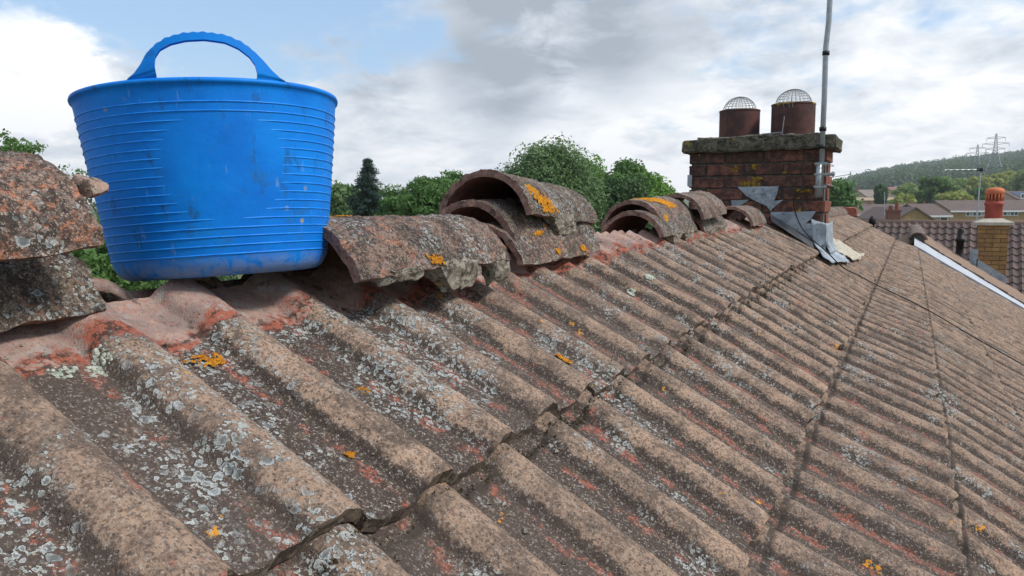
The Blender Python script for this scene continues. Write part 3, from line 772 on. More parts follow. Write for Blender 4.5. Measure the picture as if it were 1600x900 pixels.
# cap slab with rough weathered edge
M_CAP, t = mat('weathered_concrete_cap'); P = pos(t); n = t.noise(P, 22, 6, .75)
b = t.mix(t.ss(n, .38, .62), (.17, .155, .12), (.045, .042, .035))
b = t.mix(t.mul(t.ss(t.noise(P, 60, 5, .75), .56, .62), .7), b, (.30, .27, .20))
b = t.mix(t.mul(t.ss(t.noise(P, 13, 5, .7), .58, .66), .8), b, (.42, .26, .03))
b = t.mix(t.mul(t.ss(t.noise(t.vmath('ADD', P, (7, 1, 1)), 16, 5, .7), .52, .62), .6), b, (.09, .10, .05))
finish(t, b, .95, t.math('ADD', n, t.noise(P, 110, 4, .7)), .010, .1)
import bmesh
def rough_slab(lo, hi, seg, amp, seed, bev=.008, slope=0.):
    bm_ = bmesh.new(); bmesh.ops.create_cube(bm_, size=1)
    for v in bm_.verts:
        for i in range(3): v.co[i] = lo[i] if v.co[i] < 0 else hi[i]
    bmesh.ops.bevel(bm_, geom=bm_.edges[:], offset=bev, segments=2, affect='EDGES')
    le = [e_ for e_ in bm_.edges if e_.calc_length() > seg]
    while le:
        bmesh.ops.subdivide_edges(bm_, edges=le, cuts=1, use_grid_fill=True); le = [e_ for e_ in bm_.edges if e_.calc_length() > seg]
        if len(bm_.verts) > 6000: break
    co = np.array([v.co for v in bm_.verts]); d = np.stack([fbm(co, 18, seed+k, 4) for k in range(3)], -1)*amp
    for v, q in zip(bm_.verts, d): v.co += Vector(q)
    me = bpy.data.meshes.new('slab'); bm_.to_mesh(me); bm_.free(); return me
me = rough_slab((CX0-.040, CY0-.045, .603), (CX1+.048, CY1+.045, .680), .035, .006, 5); me.materials.append(M_CAP); me.transform(Matrix.Translation((0, 0, 6.3))); link('cap', me, ch)
me = rough_slab((CX0+.03, CY0+.02, .684), (CX1-.03, CY1-.02, .700), .04, .007, 9); me.materials.append(M_MORT); me.transform(Matrix.Translation((0, 0, 6.3))); link('flaunching', me, ch)
M_POT, t = mat('dark_chimney_pot'); P = pos(t); n = t.noise(P, 14, 5, .6)
b = t.mix(t.ss(n, .38, .62), (.115, .048, .040), (.060, .036, .034))
b = t.mix(t.mul(t.ss(t.noise(P, 60, 4, .7), .62, .68), .4), b, (.16, .13, .11))
zs = t.new('ShaderNodeSeparateXYZ', {0: P}).outputs[2]
b = t.mix(t.mul(t.ss(t.math('ADD', zs, t.mul(t.noise(P, 30, 3, .6), .04)), .895, .905), t.ss(t.noise(P, 12, 4, .7), .47, .56)), b, (.42, .27, .03))
finish(t, b, .75, n, .002, .25)
M_WIRE = simple('galvanised_wire', (.22, .22, .23), .6, (.14, .14, .14), 60, .5, 0, .5, .6)
for i, (px, rr_, hh) in enumerate(((-.530, .122, .176), (-.213, .126, .196))):
    m = MB(); cz = .692; cy = 4.375
    pr = [(rr_*.985, 0), (rr_, .01), (rr_*1.0, hh-.012), (rr_*1.015, hh-.010), (rr_*1.02, hh-.003), (rr_*1.01, hh), (rr_-.018, hh), (rr_-.02, hh-.03), (rr_-.022, .0)]
    m.lathe(pr, 48, (px, cy, cz)); pot = cpart(m, 'chimney_pot', M_POT, smooth=True); sharp(pot.data, .7)
    m = MB(); gr = rr_*.84; gh = rr_*.80; zc = cz+hh-.012
    for lev in range(1, 9):
        h = lev/9.; r_ = gr*math.cos(h*math.pi/2); z_ = gh*math.sin(h*math.pi/2)
        m.tube([(px+r_*math.cos(a), cy+r_*math.sin(a), zc+z_) for a in np.linspace(0, 2*math.pi, 25)], .0011, 4, cap=False)
    for k in range(12):
        a = math.pi*k/12
        m.tube([(px+gr*math.cos(b_)*math.cos(a), cy+gr*math.cos(b_)*math.sin(a), zc+gh*math.sin(b_)) for b_ in np.linspace(-.12, math.pi+.12, 19)], .0011, 4, cap=False)
    m.tube([(px+gr*math.cos(a), cy+gr*math.sin(a), zc) for a in np.linspace(0, 2*math.pi, 29)], .002, 5, cap=False)
    if i == 1:
        for a in (-1.9, -1.65, -1.5):
            m.tube([(px+rr_*.95*math.cos(a), cy+rr_*.95*math.sin(a), zc+.02), (px+rr_*1.03*math.cos(a), cy+rr_*1.03*math.sin(a), zc+.006), (px+rr_*1.02*math.cos(a+.05), cy+rr_*1.02*math.sin(a+.05), zc-.022)], .0022, 5)
    cpart(m, 'wire_guard', M_WIRE)
m = MB(); m.tube([(-.245, 4.18, .69), (-.238, 4.20, .80)], .003, 6); m.tube([(-.36, 4.19, .700), (-.25, 4.19, .705)], .006, 6); cpart(m, 'spike', M_WIRE)
M_MUS, t = mat('mustard_lichen'); P = pos(t); n = t.noise(P, 60, 5, .7)
finish(t, t.mix(t.ss(n, .4, .6), (.30, .19, .03), (.17, .11, .025)), .95, n, .003, .1)
def on_wall(cx_, cz_, rx, rz):
    def f(a, b): return np.array([cx_+rx*max(-1.6, min(1.6, a))*.6, CY0-.0035, cz_+rz*max(-1.6, min(1.6, b))*.6]), np.array([0, -1., 0]), np.array([1., 0, 0])
    return f
Tc = Matrix.Translation((0, 0, 6.3))
for i, (px, py, rx, rz, cnt_) in enumerate(((1172, 287, .055, .018, 60), (1182, 279, .035, .010, 22), (1256, 298, .038, .007, 40), (1148, 264, .02, .014, 12), (1178, 262, .012, .016, 12), (1226, 270, .010, .008, 6))):
    p_ = at(px, py, 1); d_ = p_-CL; p_ = CL+d_*((CY0-CL[1])/d_[1]); lichen_patch(on_wall(p_[0], p_[2], rx, rz), cnt_, .0055, ch, Tc, 70+i, M_MUS, 'lichen')
# lead flashing
M_LEAD, t = mat('lead_sheet'); P = pos(t); n = t.noise(P, 9, 6, .65, .3); n2_ = t.noise(P, 45, 5, .7)
b = t.mix(t.ss(n, .36, .64), (.38, .43, .48), (.23, .27, .31)); b = t.mix(t.mul(t.ss(n2_, .56, .66), .7), b, (.09, .095, .10))
b = t.mix(t.mul(t.ss(t.noise(P, 20, 5, .7), .60, .66), .6), b, (.5, .52, .53))
finish(t, b, .62, t.math('ADD', t.mul(n, 1.5), n2_), .006, .3, **{'Metallic': .15})
def onY(x, y, Y):
    d = FW*CP['f']+RT*(x-800)-UP*(y-450); k = (Y-CL[1])/d[1]; return CL+d*k
def sheet(name, pxs, Y, th=.004, mt=None, wob=.0):
    P_ = [onY(x, y, Y) for x, y in pxs]; m = MB(); m.prism(P_, (0, th, 0)); return cpart(m, name, mt or M_LEAD, recalc=True)
sheet('flashing', [(1152, 292), (1217, 291), (1213, 306), (1207, 318), (1203, 329), (1198, 322), (1180, 314), (1166, 306)], CY0-.0080)
sheet('flashing', [(1142, 313), (1170, 312), (1152, 325), (1146, 330)], CY0-.0084)
sheet('flashing', [(1208, 314), (1224, 312), (1208, 325), (1203, 331)], CY0-.0088)
sheet('flashing', [(1204, 331), (1240, 331), (1275, 330), (1267, 342), (1259, 349), (1284, 350), (1290, 352), (1290, 392), (1270, 386), (1230, 362), (1205, 344)], CY0-.0092)
sheet('flashing', [(1258, 350), (1284, 349), (1291, 351), (1291, 374), (1268, 372)], CY0-.0150)
# crumpled corner piece dressed over the tiles
def drape(poly_rows, name, mt, lift=.012, amp=.006, seed=1, th=.004):
    """rows of (X,Y) points laid on the roof surface"""
    def surf(p): return np.array([p[0], p[1], p[2] if len(p) > 2 else roof_z(p[0])+zw(p[1], 1)], float)
    flat = [[len(p) == 2 for p in r] for r in poly_rows]
    rows = [[surf(p) for p in r] for r in poly_rows]; nr, nc = 14, 14; V = []
    for i in range(nr):
        tq = i/(nr-1)*(len(rows)-1); k = min(int(tq), len(rows)-2); f_ = tq-k
        a = rows[k][0]*(1-f_)+rows[k+1][0]*f_; b_ = rows[k][1]*(1-f_)+rows[k+1][1]*f_
        for j in range(nc):
            p = a+(b_-a)*j/(nc-1); x, y, z = p
            if flat[k][0] and flat[min(k+1, len(rows)-1)][0]: z = roof_z(x)+zw(y, 1)+.35*float(profile(np.array(y)))
            V.append((x, y, z))
    V = np.array(V); V[:, 2] += lift+fbm(V, 22, seed, 3)*amp; V[:, 0] += fbm(V, 16, seed+3, 2)*.004
    ids = np.arange(nr*nc).reshape(nr, nc); N = nr*nc
    F = np.stack([ids[:-1, :-1], ids[1:, :-1], ids[1:, 1:], ids[:-1, 1:]], -1).reshape(-1, 4).tolist()
    m = MB(); m.add(V, F); me = m.mesh(name, mt, True); me.transform(Matrix.Translation((0, 0, 6.3)))
    o = link(name, me, ch); s_ = o.modifiers.new('thick', 'SOLIDIFY'); s_.thickness = th; return o
def roofpt(x, y, up=0.):
    d = FW*CP['f']+RT*(x-800)-UP*(y-450); d /= np.linalg.norm(d); lo, hi = 1., 14.
    for _ in range(50):
        mdl = (lo+hi)/2; p = CL+d*mdl
        if p[2] > roof_z(p[0])+zw(p[1], 1)+up: lo = mdl
        else: hi = mdl
    return tuple(p[:2])
drape([((-.07, 4.186, .20), (.012, 4.186, .165)), ((-.06, 4.180, .09), (.014, 4.186, .09)), ((-.035, 4.170, .035), (.030, 4.19, .035)), (roofpt(1282, 396), roofpt(1304, 392)), (roofpt(1292, 405), roofpt(1322, 402)), (roofpt(1303, 410), roofpt(1328, 409))], 'flashing', M_LEAD, .008, .010, 3)
drape([((.016, 4.19, .17), (.016, 4.58, .17)), ((.020, 4.19, .06), (.020, 4.60, .05)), ((.045, 4.20, -.005), (.05, 4.64, -.01))], 'side_flashing', M_LEAD, .004, .005, 4)
drape([(roofpt(1298, 372), roofpt(1290, 388)), (roofpt(1312, 380), roofpt(1304, 394)), (roofpt(1330, 391), roofpt(1322, 402)), (roofpt(1350, 401), roofpt(1340, 408))], 'sealant', simple('cream_sealant', (.50, .45, .36), .9, (.30, .27, .22), 30, .9, .004, co='pos'), .014, .016, 6)
# dark soaker gutter along the front of the stack
M_DLEAD = simple('dark_soaker_lead', (.075, .078, .085), .7, (.04, .042, .045), 14, .6, .002, co='pos')
m = MB(); a = onY(1206, 336, 4.19); b_ = onY(1206, 346, 4.14); c_ = onY(1272, 389, 4.14); d_ = onY(1268, 374, 4.19)
m.prism([a, b_, c_, d_], (0, .003, .001)); cpart(m, 'soaker', M_DLEAD, recalc=True)

# ------------------------------------------------------------------ aerial mast and cable on the chimney
M_GAL = simple('galvanised_steel', (.33, .36, .38), .45, (.22, .24, .26), 30, .6, .0005, .5, .55)
M_BLK = simple('black_rubber', (.012, .012, .013), .5)
mast = empty('aerial_mast', (-.030, 4.150, .30), 'tall thin galvanised steel aerial mast strapped to the right front of the brick chimney', 'mast')
def mast_part(mb, name, mt, **kw): return wpart(mast, mb, name, mt, **kw)
m = MB(); m.tube([(-.020, 4.150, .33), (-.019, 4.150, .9), (-.022, 4.150, 1.16), (-.012, 4.150, 1.30), (-.002, 4.150, 2.7)], .0148, 14); mast_part(m, 'pole', M_GAL, smooth=True)
m = MB(); m.tube([(-.032, 4.128, .325), (-.030, 4.128, .52)], .0165, 12); mast_part(m, 'lower_pole', M_GAL, smooth=True)
for z_ in (.60, .70, 1.12, 1.45): m = MB(); m.tube([(-.020, 4.150, z_), (-.020, 4.150, z_+.022)], .0195, 14); mast_part(m, 'tape_band', M_BLK, smooth=True)
for z_ in (.515, .385, .455):
    m = MB(); m.box((-.052, 4.110, z_-.005), (.006, 4.114, z_+.005)); m.tube([(-.050, 4.10, z_), (-.050, 4.19, z_)], .003, 6); m.tube([(.004, 4.10, z_), (.004, 4.19, z_)], .003, 6)
    m.box((-.054, 4.168, z_-.010), (.010, 4.174, z_+.010)); mast_part(m, 'clamp', M_GAL)
for z_ in (.52, .40):
    m = MB(); m.tube([(CX1-.06, CY0-.012, z_), (CX1+.008, CY0-.010, z_), (CX1+.008, CY1+.008, z_), (CX0-.008, CY1+.008, z_), (CX0-.008, CY0+.02, z_)], .0022, 5); mast_part(m, 'lashing_wire', M_GAL)
m = MB(); m.tube([(CX1+.004, 4.19, .455), (CX1+.045, 4.19, .458)], .010, 8); m.tube([(CX1+.03, 4.19, .457), (CX1+.04, 4.19, .457)], .017, 6); mast_part(m, 'eye_bolt', M_GAL)
m = MB(); m.box((CX0-.006, CY0-.020, .40), (CX0+.022, CY0-.004, .47)); m.box((CX0-.002, CY0-.024, .425), (CX0+.018, CY0-.02, .445)); mast_part(m, 'corner_bracket', M_GAL)
pts = [(-.02, 4.12, .34), (-.06, 4.13, .375), (-.13, 4.165, .365), (-.165, 4.175, .31), (-.155, 4.175, .24), (-.12, 4.165, .16), (-.07, 4.14, .10), (-.01, 4.08, .055), (.04, 4.02, .02)]
k0 = [(.04, 4.02), (.12, 4.08), (.20, 4.14), (.27, 4.17), (.36, 4.19), (.47, 4.15), (.60, 4.16), (.75, 4.22), (.95, 4.3), (1.4, 4.4), (2.2, 4.5)]
pts += [(x, y, roof_z(x)+.008+.002*math.sin(x*30)) for x, y in k0[1:]]
def smoothp(p, n=6):
    p = np.array(p); out = []
    for i in range(len(p)-1):
        p0, p1, p2, p3 = p[max(i-1, 0)], p[i], p[i+1], p[min(i+2, len(p)-1)]
        for k in range(n):
            t_ = k/n; out.append(.5*((2*p1)+(-p0+p2)*t_+(2*p0-5*p1+4*p2-p3)*t_**2+(-p0+3*p1-3*p2+p3)*t_**3))
    out.append(p[-1]); return out
m = MB(); m.tube(smoothp(pts), .0034, 6); m.build('aerial_cable', M_BLK, None, smooth=True, label='black coaxial cable looping from the aerial mast and running down the roof tiles', cat='cable')
# little loose crumbs of mortar and moss lying in the pans
m = MB()
for i in range(420):
    x = random.choice([random.uniform(-.36, -.26), random.uniform(-.3, .25), -.004+random.uniform(-.02, .03)]); y = random.uniform(-.2, 2.6)
    if x > -.005: z = np.interp(x, [0, .281], [-.024, -.173])
    else: z = np.interp(x, [-.39, 0], [.1845, 0])
    z += float(profile(np.array(y)))+zw(y, 1); s_ = random.uniform(.0012, .0045)*(1.4 if x > -.03 else 1)
    V = np.array([(1, 0, 0), (-1, 0, 0), (0, 1, 0), (0, -1, 0), (0, 0, 1), (0, 0, -1)])*s_*rng.uniform(.5, 1.2, (6, 1)); V[:, :2] += (x, y); V[:, 2] += z+s_*.3
    m.add(V, [(0, 2, 4), (2, 1, 4), (1, 3, 4), (3, 0, 4), (2, 0, 5), (1, 2, 5), (3, 1, 5), (0, 3, 5)])
m.build('mortar_crumbs', M_MORT, None, label='small crumbs of mortar and moss scattered over the tiles', cat='debris', kind='stuff')
# moss under the first course edge
M_MOSS, t = mat('moss'); P = pos(t); n = t.noise(P, 90, 4, .7)
finish(t, t.mix(t.ss(n, .4, .6), (.035, .027, .018), (.085, .068, .038)), 1., n, .004, .05)
m = MB()
for i in range(2600):
    y = random.uniform(-.3, 3.4); cl = float(fbm(np.array([[y, 0., 3.]]), 9, 5, 2)[0])
    if cl < -.02 and random.random() < .8: continue
    x = .002+abs(random.gauss(0, .0055)); z = np.interp(x, [0, .281], [-.024, -.173])+float(profile(np.array(y)))+zw(y, 1)*.7+random.uniform(0, .011)
    s_ = random.uniform(.0008, .0026)*(1.8 if random.random() < .08 else 1)
    V = np.array([(1, 0, 0), (-1, 0, 0), (0, 1, 0), (0, -1, 0), (0, 0, 1), (0, 0, -1)])*s_*rng.uniform(.6, 1.2, (6, 1)); V += (x, y, z)
    m.add(V, [(0, 2, 4), (2, 1, 4), (1, 3, 4), (3, 0, 4), (2, 0, 5), (1, 2, 5), (3, 1, 5), (0, 3, 5)])
m.build('moss', M_MOSS, None, label='dark moss and dirt packed under the lower edge of the top tile course', cat='moss', kind='stuff')

# ================================================================== beyond the roof
GZ = -6.3; HAZE = .0004
# ------------------------------------------------------------------ ground and wooded hill
def crest(px):                             # skyline height of the hill as seen towards px (y in the survey)
    return np.interp(px, [-3000, -500, 900, 1180, 1300, 1340, 1400, 1460, 1520, 1560, 1600, 1750, 2300], [306, 306, 306, 300, 289, 276, 264, 257, 250, 247, 240, 228, 260])
def az_of(px): d = FW*CP['f']+RT*(px-800); return math.atan2(d[0], d[1])
PXS = np.linspace(-900, 2600, 60); AZS = np.array([az_of(p) for p in PXS])
def hill_z(x, y):
    dx, dy = x-CL[0], y-CL[1]; r = np.hypot(dx, dy); az = np.arctan2(dx, dy)
    px = np.interp(az, AZS, PXS); cosf = np.maximum(np.cos(az-az_of(800)), .3)
    h = (318.7-crest(px)-8)/CP['f']*(900*cosf)
    prof_ = np.clip((r-170)/(900-170), 0, 1); prof_ = prof_**1.15
    zz_ = GZ+(h+CL[2]-GZ)*np.where(r < 900, prof_, 1-np.clip((r-900)/1500, 0, 1)*.7)
    return zz_
rr_ = [0, 15, 40, 80, 130, 170, 240, 320, 400, 480, 560, 640, 720, 800, 870, 900, 960, 1060, 1160, 1260]
AZ = np.linspace(-math.pi, math.pi, 181)[:-1]
V = [(CL[0], CL[1], GZ)]; 
for r_ in rr_[1:]:
    x = CL[0]+r_*np.sin(AZ); y = CL[1]+r_*np.cos(AZ); z = hill_z(x, y); V += list(zip(x, y, z))
NA = len(AZ); F = [(0, 1+(k+1) % NA, 1+k) for k in range(NA)]
for i in range(len(rr_)-2):
    F += [(1+i*NA+k, 1+i*NA+(k+1) % NA, 1+(i+1)*NA+(k+1) % NA, 1+(i+1)*NA+k) for k in range(NA)]
M_GRASS = simple('grass_land', (.065, .10, .03), .95, (.10, .11, .045), .05, .8, co='pos')
V_GROUND = V; g_ = MB(); g_.add(V, F); g_.build('ground', M_GRASS, None, smooth=True, recalc=True, kind='structure')

# ------------------------------------------------------------------ foliage
def leaf_mat(name, c, c2, sc_=1.2, tr=.38):
    m, t = mat(name); P = pos(t)
    n = t.noise(P, sc_, 4, .6); n3 = t.noise(P, sc_*14, 2, .6)
    b = t.mix(t.ss(n, .36, .64), c, c2); b = t.mix(t.mul(t.ss(n3, .42, .66), .5), b, tuple(v*.6 for v in c))
    d = t.new('ShaderNodeBsdfPrincipled', {'Base Color': b, 'Roughness': .6, 'Specular IOR Level': .25})
    tl = t.new('ShaderNodeBsdfTranslucent', {'Color': b}); mx = t.new('ShaderNodeMixShader', {0: tr, 1: d.outputs[0], 2: tl.outputs[0]})
    t.l.new(mx.outputs[0], t.new('ShaderNodeOutputMaterial').inputs[0]); return m
def leaves(centers, rad_, per, size, seed, flat=.7, droop=0., aspect=.55):
    r = np.random.default_rng(seed); C = np.repeat(centers, per, 0); rd = np.repeat(np.broadcast_to(rad_, len(centers)), per)
    n = len(C); off = r.normal(0, .42, (n, 3)); ln = np.linalg.norm(off, axis=1)[:, None]; off = off/np.maximum(ln, 1e-6)*np.minimum(ln, .85+0*ln); off[:, 2] *= flat
    P = C+off*rd[:, None]
    if droop: P[:, 2] -= np.abs(off[:, 0]*off[:, 1])*rd*droop
    nr = off+r.normal(0, .55, (n, 3)); nr[:, 2] += .35; nr /= np.linalg.norm(nr, axis=1)[:, None]
    a = np.cross(nr, r.normal(0, 1, (n, 3))); a /= np.linalg.norm(a, axis=1)[:, None]; b = np.cross(nr, a)
    s = size*r.uniform(.6, 1.35, n)[:, None]
    if droop: a = a*.35; a[:, 2] -= 1; a /= np.linalg.norm(a, axis=1)[:, None]; b = np.cross(nr, a)
    V = np.stack([P-a*s, P-b*s*aspect+a*s*.1, P+a*s, P+b*s*aspect+a*s*.1], 1).reshape(-1, 3)
    F = np.arange(n*4).reshape(n, 4); return V, F
def mesh_quads(name, V, F, mt):
    me = bpy.data.meshes.new(name); me.vertices.add(len(V)); me.vertices.foreach_set('co', V.astype(np.float32).ravel())
    me.loops.add(F.size); me.loops.foreach_set('vertex_index', F.astype(np.int32).ravel())
    me.polygons.add(len(F)); me.polygons.foreach_set('loop_start', np.arange(0, F.size, F.shape[1], dtype=np.int32)); me.polygons.foreach_set('loop_total', np.full(len(F), F.shape[1], np.int32))
    me.materials.append(mt); me.update(calc_edges=True); return me
M_BARK = simple('bark', (.085, .065, .05), .95, (.05, .04, .03), 12, .7, .01, co='pos')
def tree(name, label, base, blobs, clump, per, size, mt, seed, group=None, trunk=.22, flat=.7, droop=0., nclump=120, shell=.55, cat='tree', aspect=.55, holes=0.):
    """blobs: (centre xyz, radii xyz); clumps of leaves fill the outer part of each blob"""
    r = np.random.default_rng(seed); root = empty(name, tuple(base), label, cat, group)
    cs = []
    tot = sum(b[1][0]*b[1][1]*b[1][2] for b in blobs)**1.
    for c, rad_ in blobs:
        k = max(8, int(nclump*(rad_[0]*rad_[1]*rad_[2])/tot)); d = r.normal(0, 1, (k, 3)); d /= np.linalg.norm(d, axis=1)[:, None]
        rr = (shell+(1-shell)*r.random(k))[:, None]*(1+.22*r.normal(0, 1, (k, 1)))
        cs.append(np.array(c)+d*rr*np.array(rad_))
    cs = np.vstack(cs)
    if holes: cs = cs[r.random(len(cs)) > holes]
    V, F = leaves(cs, clump*r.uniform(.6, 1.3, len(cs)), per, size, seed, flat, droop, aspect)
    me = mesh_quads('crown', V, F, mt); me.transform(Matrix.Translation(-Vector(base))); link('crown', me, root)
    m = MB(); b = np.array(base, float); top = np.array(blobs[0][0]); mid = b+(top-b)*.55
    m.tube([b, b+(mid-b)*.5+r.normal(0, .05, 3), mid, top], [trunk, trunk*.8, trunk*.6, trunk*.15], 8)
    for p in cs[r.permutation(len(cs))[:26]]:
        s0 = b+(top-b)*r.uniform(.4, .9); m.tube([s0, (s0+p)/2+r.normal(0, .08, 3)*np.linalg.norm(p-s0)*.3+np.array([0, 0, .05]), p], [trunk*.28, trunk*.16, trunk*.05], 5)
    wpart(root, m, 'trunk', M_BARK, smooth=True); return root
L_MID = leaf_mat('leaf_mid_green', (0.094, 0.194, 0.050), (0.138, 0.250, 0.069))
L_DARK = leaf_mat('leaf_dark_green', (0.058, 0.124, 0.042), (0.085, 0.156, 0.052))
L_CON = leaf_mat('needle_blue_green', (0.025, 0.057, 0.043), (0.043, 0.081, 0.056), 1.2, .1)
L_WIL = leaf_mat('leaf_willow', (0.130, 0.221, 0.085), (0.182, 0.280, 0.111), .8)
L_BRI = leaf_mat('leaf_bright_green', (0.149, 0.297, 0.047), (0.216, 0.378, 0.068), .6)
L_PALE = leaf_mat('leaf_pale_green', (.30, .40, .14), (.20, .30, .09), .12)
L_YEL = leaf_mat('leaf_yellow_green', (.38, .41, .10), (.26, .33, .09), .08)
L_FARD = leaf_mat('leaf_far_dark', (0.063, 0.121, 0.052), (0.098, 0.167, 0.069), .06)
def ell(px, py, D, rx, rz, ry=None):       # ellipsoid centre from survey, radii in pixels
    k = D/CP['f']; return (at(px, py, D), (rx*k, (ry or rx)*k, rz*k))
def base_of(px, D): p = at(px, 318, D); return (p[0], p[1], GZ)
BG = 'garden trees behind the ridge'
# shrubby tree just over the ridge on the left
tree('garden_tree', 'leafy green garden tree close behind the ridge, between the left ridge tiles and the tub', base_of(60, 9), [ell(70, 480, 9, 160, 110), ell(-70, 360, 9, 80, 90), ell(150, 440, 9, 75, 80), ell(-5, 275, 9.2, 42, 42), ell(180,395,9.3,22,60)],
     .28, 330, .034, L_MID, 31, trunk=.12, nclump=230, shell=.35, flat=.6)
tree('garden_shrub', 'dark leafy shrub seen through the gap under the tub', base_of(330, 12), [ell(330, 560, 12, 260, 150), ell(480, 520, 12, 160, 110)], .4, 260, .05, L_DARK, 32, trunk=.1, nclump=200, shell=.4)
root = bpy.data.objects['garden_tree']
tw = MB(); Vs = []
rr2 = np.random.default_rng(5)
for (x0, y0, x1, y1) in ((150, 330, 98, 262), (160, 320, 120, 262), (150, 300, 140, 268), (30, 250, 68, 226), (20, 240, 8, 208), (165, 330, 172, 300)):
    a, b = at(x0, y0, 8.6), at(x1, y1, 8.6); tw.tube([a, (a+b)/2+np.array([0, 0, .04]), b], [.008, .005, .002], 5)
    cs = np.array([a+(b-a)*u+rr2.normal(0, .03, 3) for u in np.linspace(.1, 1, 14)]); V, F = leaves(cs, .07, 9, .022, 7); Vs.append(V)
V = np.vstack(Vs); me = mesh_quads('twig_leaves', V, np.arange(len(V)).reshape(-1, 4), L_MID); me.transform(Matrix.Translation(-root.location)); link('twig_leaves', me, root)
wpart(root, tw, 'twig', M_BARK)
tree('round_tree', 'rounded mid green tree directly right of the tub, left of the conifer', base_of(520, 34), [ell(522, 335, 34, 38, 42), ell(545, 325, 34, 22, 30)], .9, 320, .11, L_WIL, 33, BG, nclump=70)
# conifer
D = 30; k = D/CP['f']; c0 = at(575, 250, D); root = empty('conifer', base_of(575, D), 'dark blue green conifer with a narrow pointed top, right of the tub', 'tree', BG)
cs = []; rd = []; r = np.random.default_rng(9); m = MB()
zt = c0[2]; z0 = -3.5
m.tube([(c0[0], c0[1], GZ), (c0[0], c0[1], zt)], .13, 8, r2=.01)
z = zt-.05; lev = 0
while z > z0:
    dz_ = zt-z; Rr = .07+.50*dz_**.9 if dz_ < 3 else 1.41+.22*(dz_-3)
    for q in range(9 if dz_ > .6 else 6):
        a = r.uniform(0, 2*math.pi); L = Rr*r.uniform(.55, 1.15); p0 = np.array([c0[0], c0[1], z+.05]); p1 = np.array([c0[0]+L*math.cos(a), c0[1]+L*math.sin(a), z-L*.12+.06*L])
        m.tube([p0, p1], .015, 4, r2=.004)
        for s_ in np.linspace(.25, 1, max(3, int(L/.12))): cs.append(p0+(p1-p0)*s_+np.array([0, 0, -.04*s_])); rd.append(.13+.06*(1-s_))
    z -= .13+.02*r.random()
V, F = leaves(np.array(cs), np.array(rd)*1.25, 34, .055, 10, .55, 0, .22); me = mesh_quads('crown', V, F, L_CON); me.transform(Matrix.Translation(-root.location)); link('crown', me, root)
wpart(root, m, 'trunk', M_BARK)
for i, (lab, bl) in enumerate((('feathery green tree with open drooping fronds, just right of the conifer', [ell(625, 335, 26, 30, 38), ell(610, 312, 26, 14, 16), ell(640, 310, 26, 16, 14)]),
        ('taller feathery green tree left of the stacked ridge tiles', [ell(672, 325, 24, 36, 44), ell(660, 292, 24, 22, 14), ell(690, 300, 24, 20, 20)]),
        ('feathery green tree half hidden behind the stack of three ridge tiles', [ell(720, 320, 25, 30, 40), ell(703, 285, 25, 12, 12)]))):
    tree('feathery_tree', lab, base_of((625, 672, 720)[i], 25), bl, .5, 130, .085, L_MID, 50+i, BG, nclump=75, flat=.35, aspect=.3, shell=.3, holes=.12)
tree('willow_tree', 'tall willow with hanging foliage behind the stack of three ridge tiles', base_of(850, 36), [ell(850, 272, 36, 30, 36), ell(868, 256, 36, 20, 20), ell(835, 300, 36, 44, 42), ell(890, 310, 36, 42, 50), ell(808, 290, 36, 12, 14), ell(795, 310, 36, 14, 14), ell(860, 350, 36, 70, 50)],
     1.0, 420, .085, L_WIL, 61, BG, trunk=.35, nclump=420, droop=0, aspect=.5, flat=1.1)
for i, (lab, px, py, rx, rz, mt, d) in enumerate((('broad bright green tree right of the willow', 938, 305, 34, 48, L_BRI, 40), ('dark green tree behind the orange blazed ridge tile', 965, 320, 40, 50, L_DARK, 38),
      ('pointed green tree second from the chimney', 988, 296, 24, 42, L_MID, 42), ('bright green tree nearest the chimney on its left', 1012, 312, 28, 44, L_BRI, 41), ('low rounded green tree at the chimney end of the row', 1034, 322, 18, 36, L_MID, 43))):
    bl = [ell(px, py+18, d, rx, rz), ell(px-rx*.35, py-rz*.35, d, rx*.5, rz*.45), ell(px+rx*.4, py-rz*.15, d, rx*.5, rz*.5), ell(px, py+46, d, rx*1.1, rz)]
    tree('broadleaf_tree', lab, base_of(px, d), bl, .85, 260, .105, mt, 70+i, BG, nclump=95)
tree('roadside_tree', 'small green tree visible just right of the chimney', base_of(1304, 60), [ell(1303, 305, 60, 17, 18), ell(1315, 320, 60, 10, 10)], 1.0, 200, .16, L_MID, 80, None, nclump=50)
# paler trees at the foot of the hill
VG = 'pale trees at the foot of the hill'
VT = [('big round blue green tree standing in front of the paler ones', 1457, 300, 24, 26, 130, L_MID, 1), ('pale green tree right behind the big round one', 1482, 296, 26, 22, 165, L_PALE, 1), ('yellow green bush below the pale trees, over the terrace roof', 1492, 312, 22, 12, 120, L_YEL, 0),
      ('light green tree left of the big round one', 1420, 302, 18, 14, 150, L_PALE, 0), ('dark tree under the taller pylon', 1536, 306, 22, 16, 140, L_MID, 0), ('yellow green tree below the shorter pylon', 1530, 292, 30, 16, 190, L_YEL, 1),
      ('wide yellow green tree right of the pylons', 1575, 288, 34, 22, 200, L_YEL, 1), ('pale tree at the right edge of the view', 1606, 288, 26, 24, 180, L_PALE, 1), ('low dark tree behind the red chimney pot', 1566, 308, 20, 12, 150, L_DARK, 0),
      ('small yellow bush beside the far cream house', 1412, 313, 12, 7, 125, L_YEL, 0), ('small dark cypress by the far cream house', 1376, 304, 4, 11, 118, L_DARK, 0), ('pale green tree in the gap beside the big round one', 1437, 306, 14, 14, 160, L_PALE, 0)]
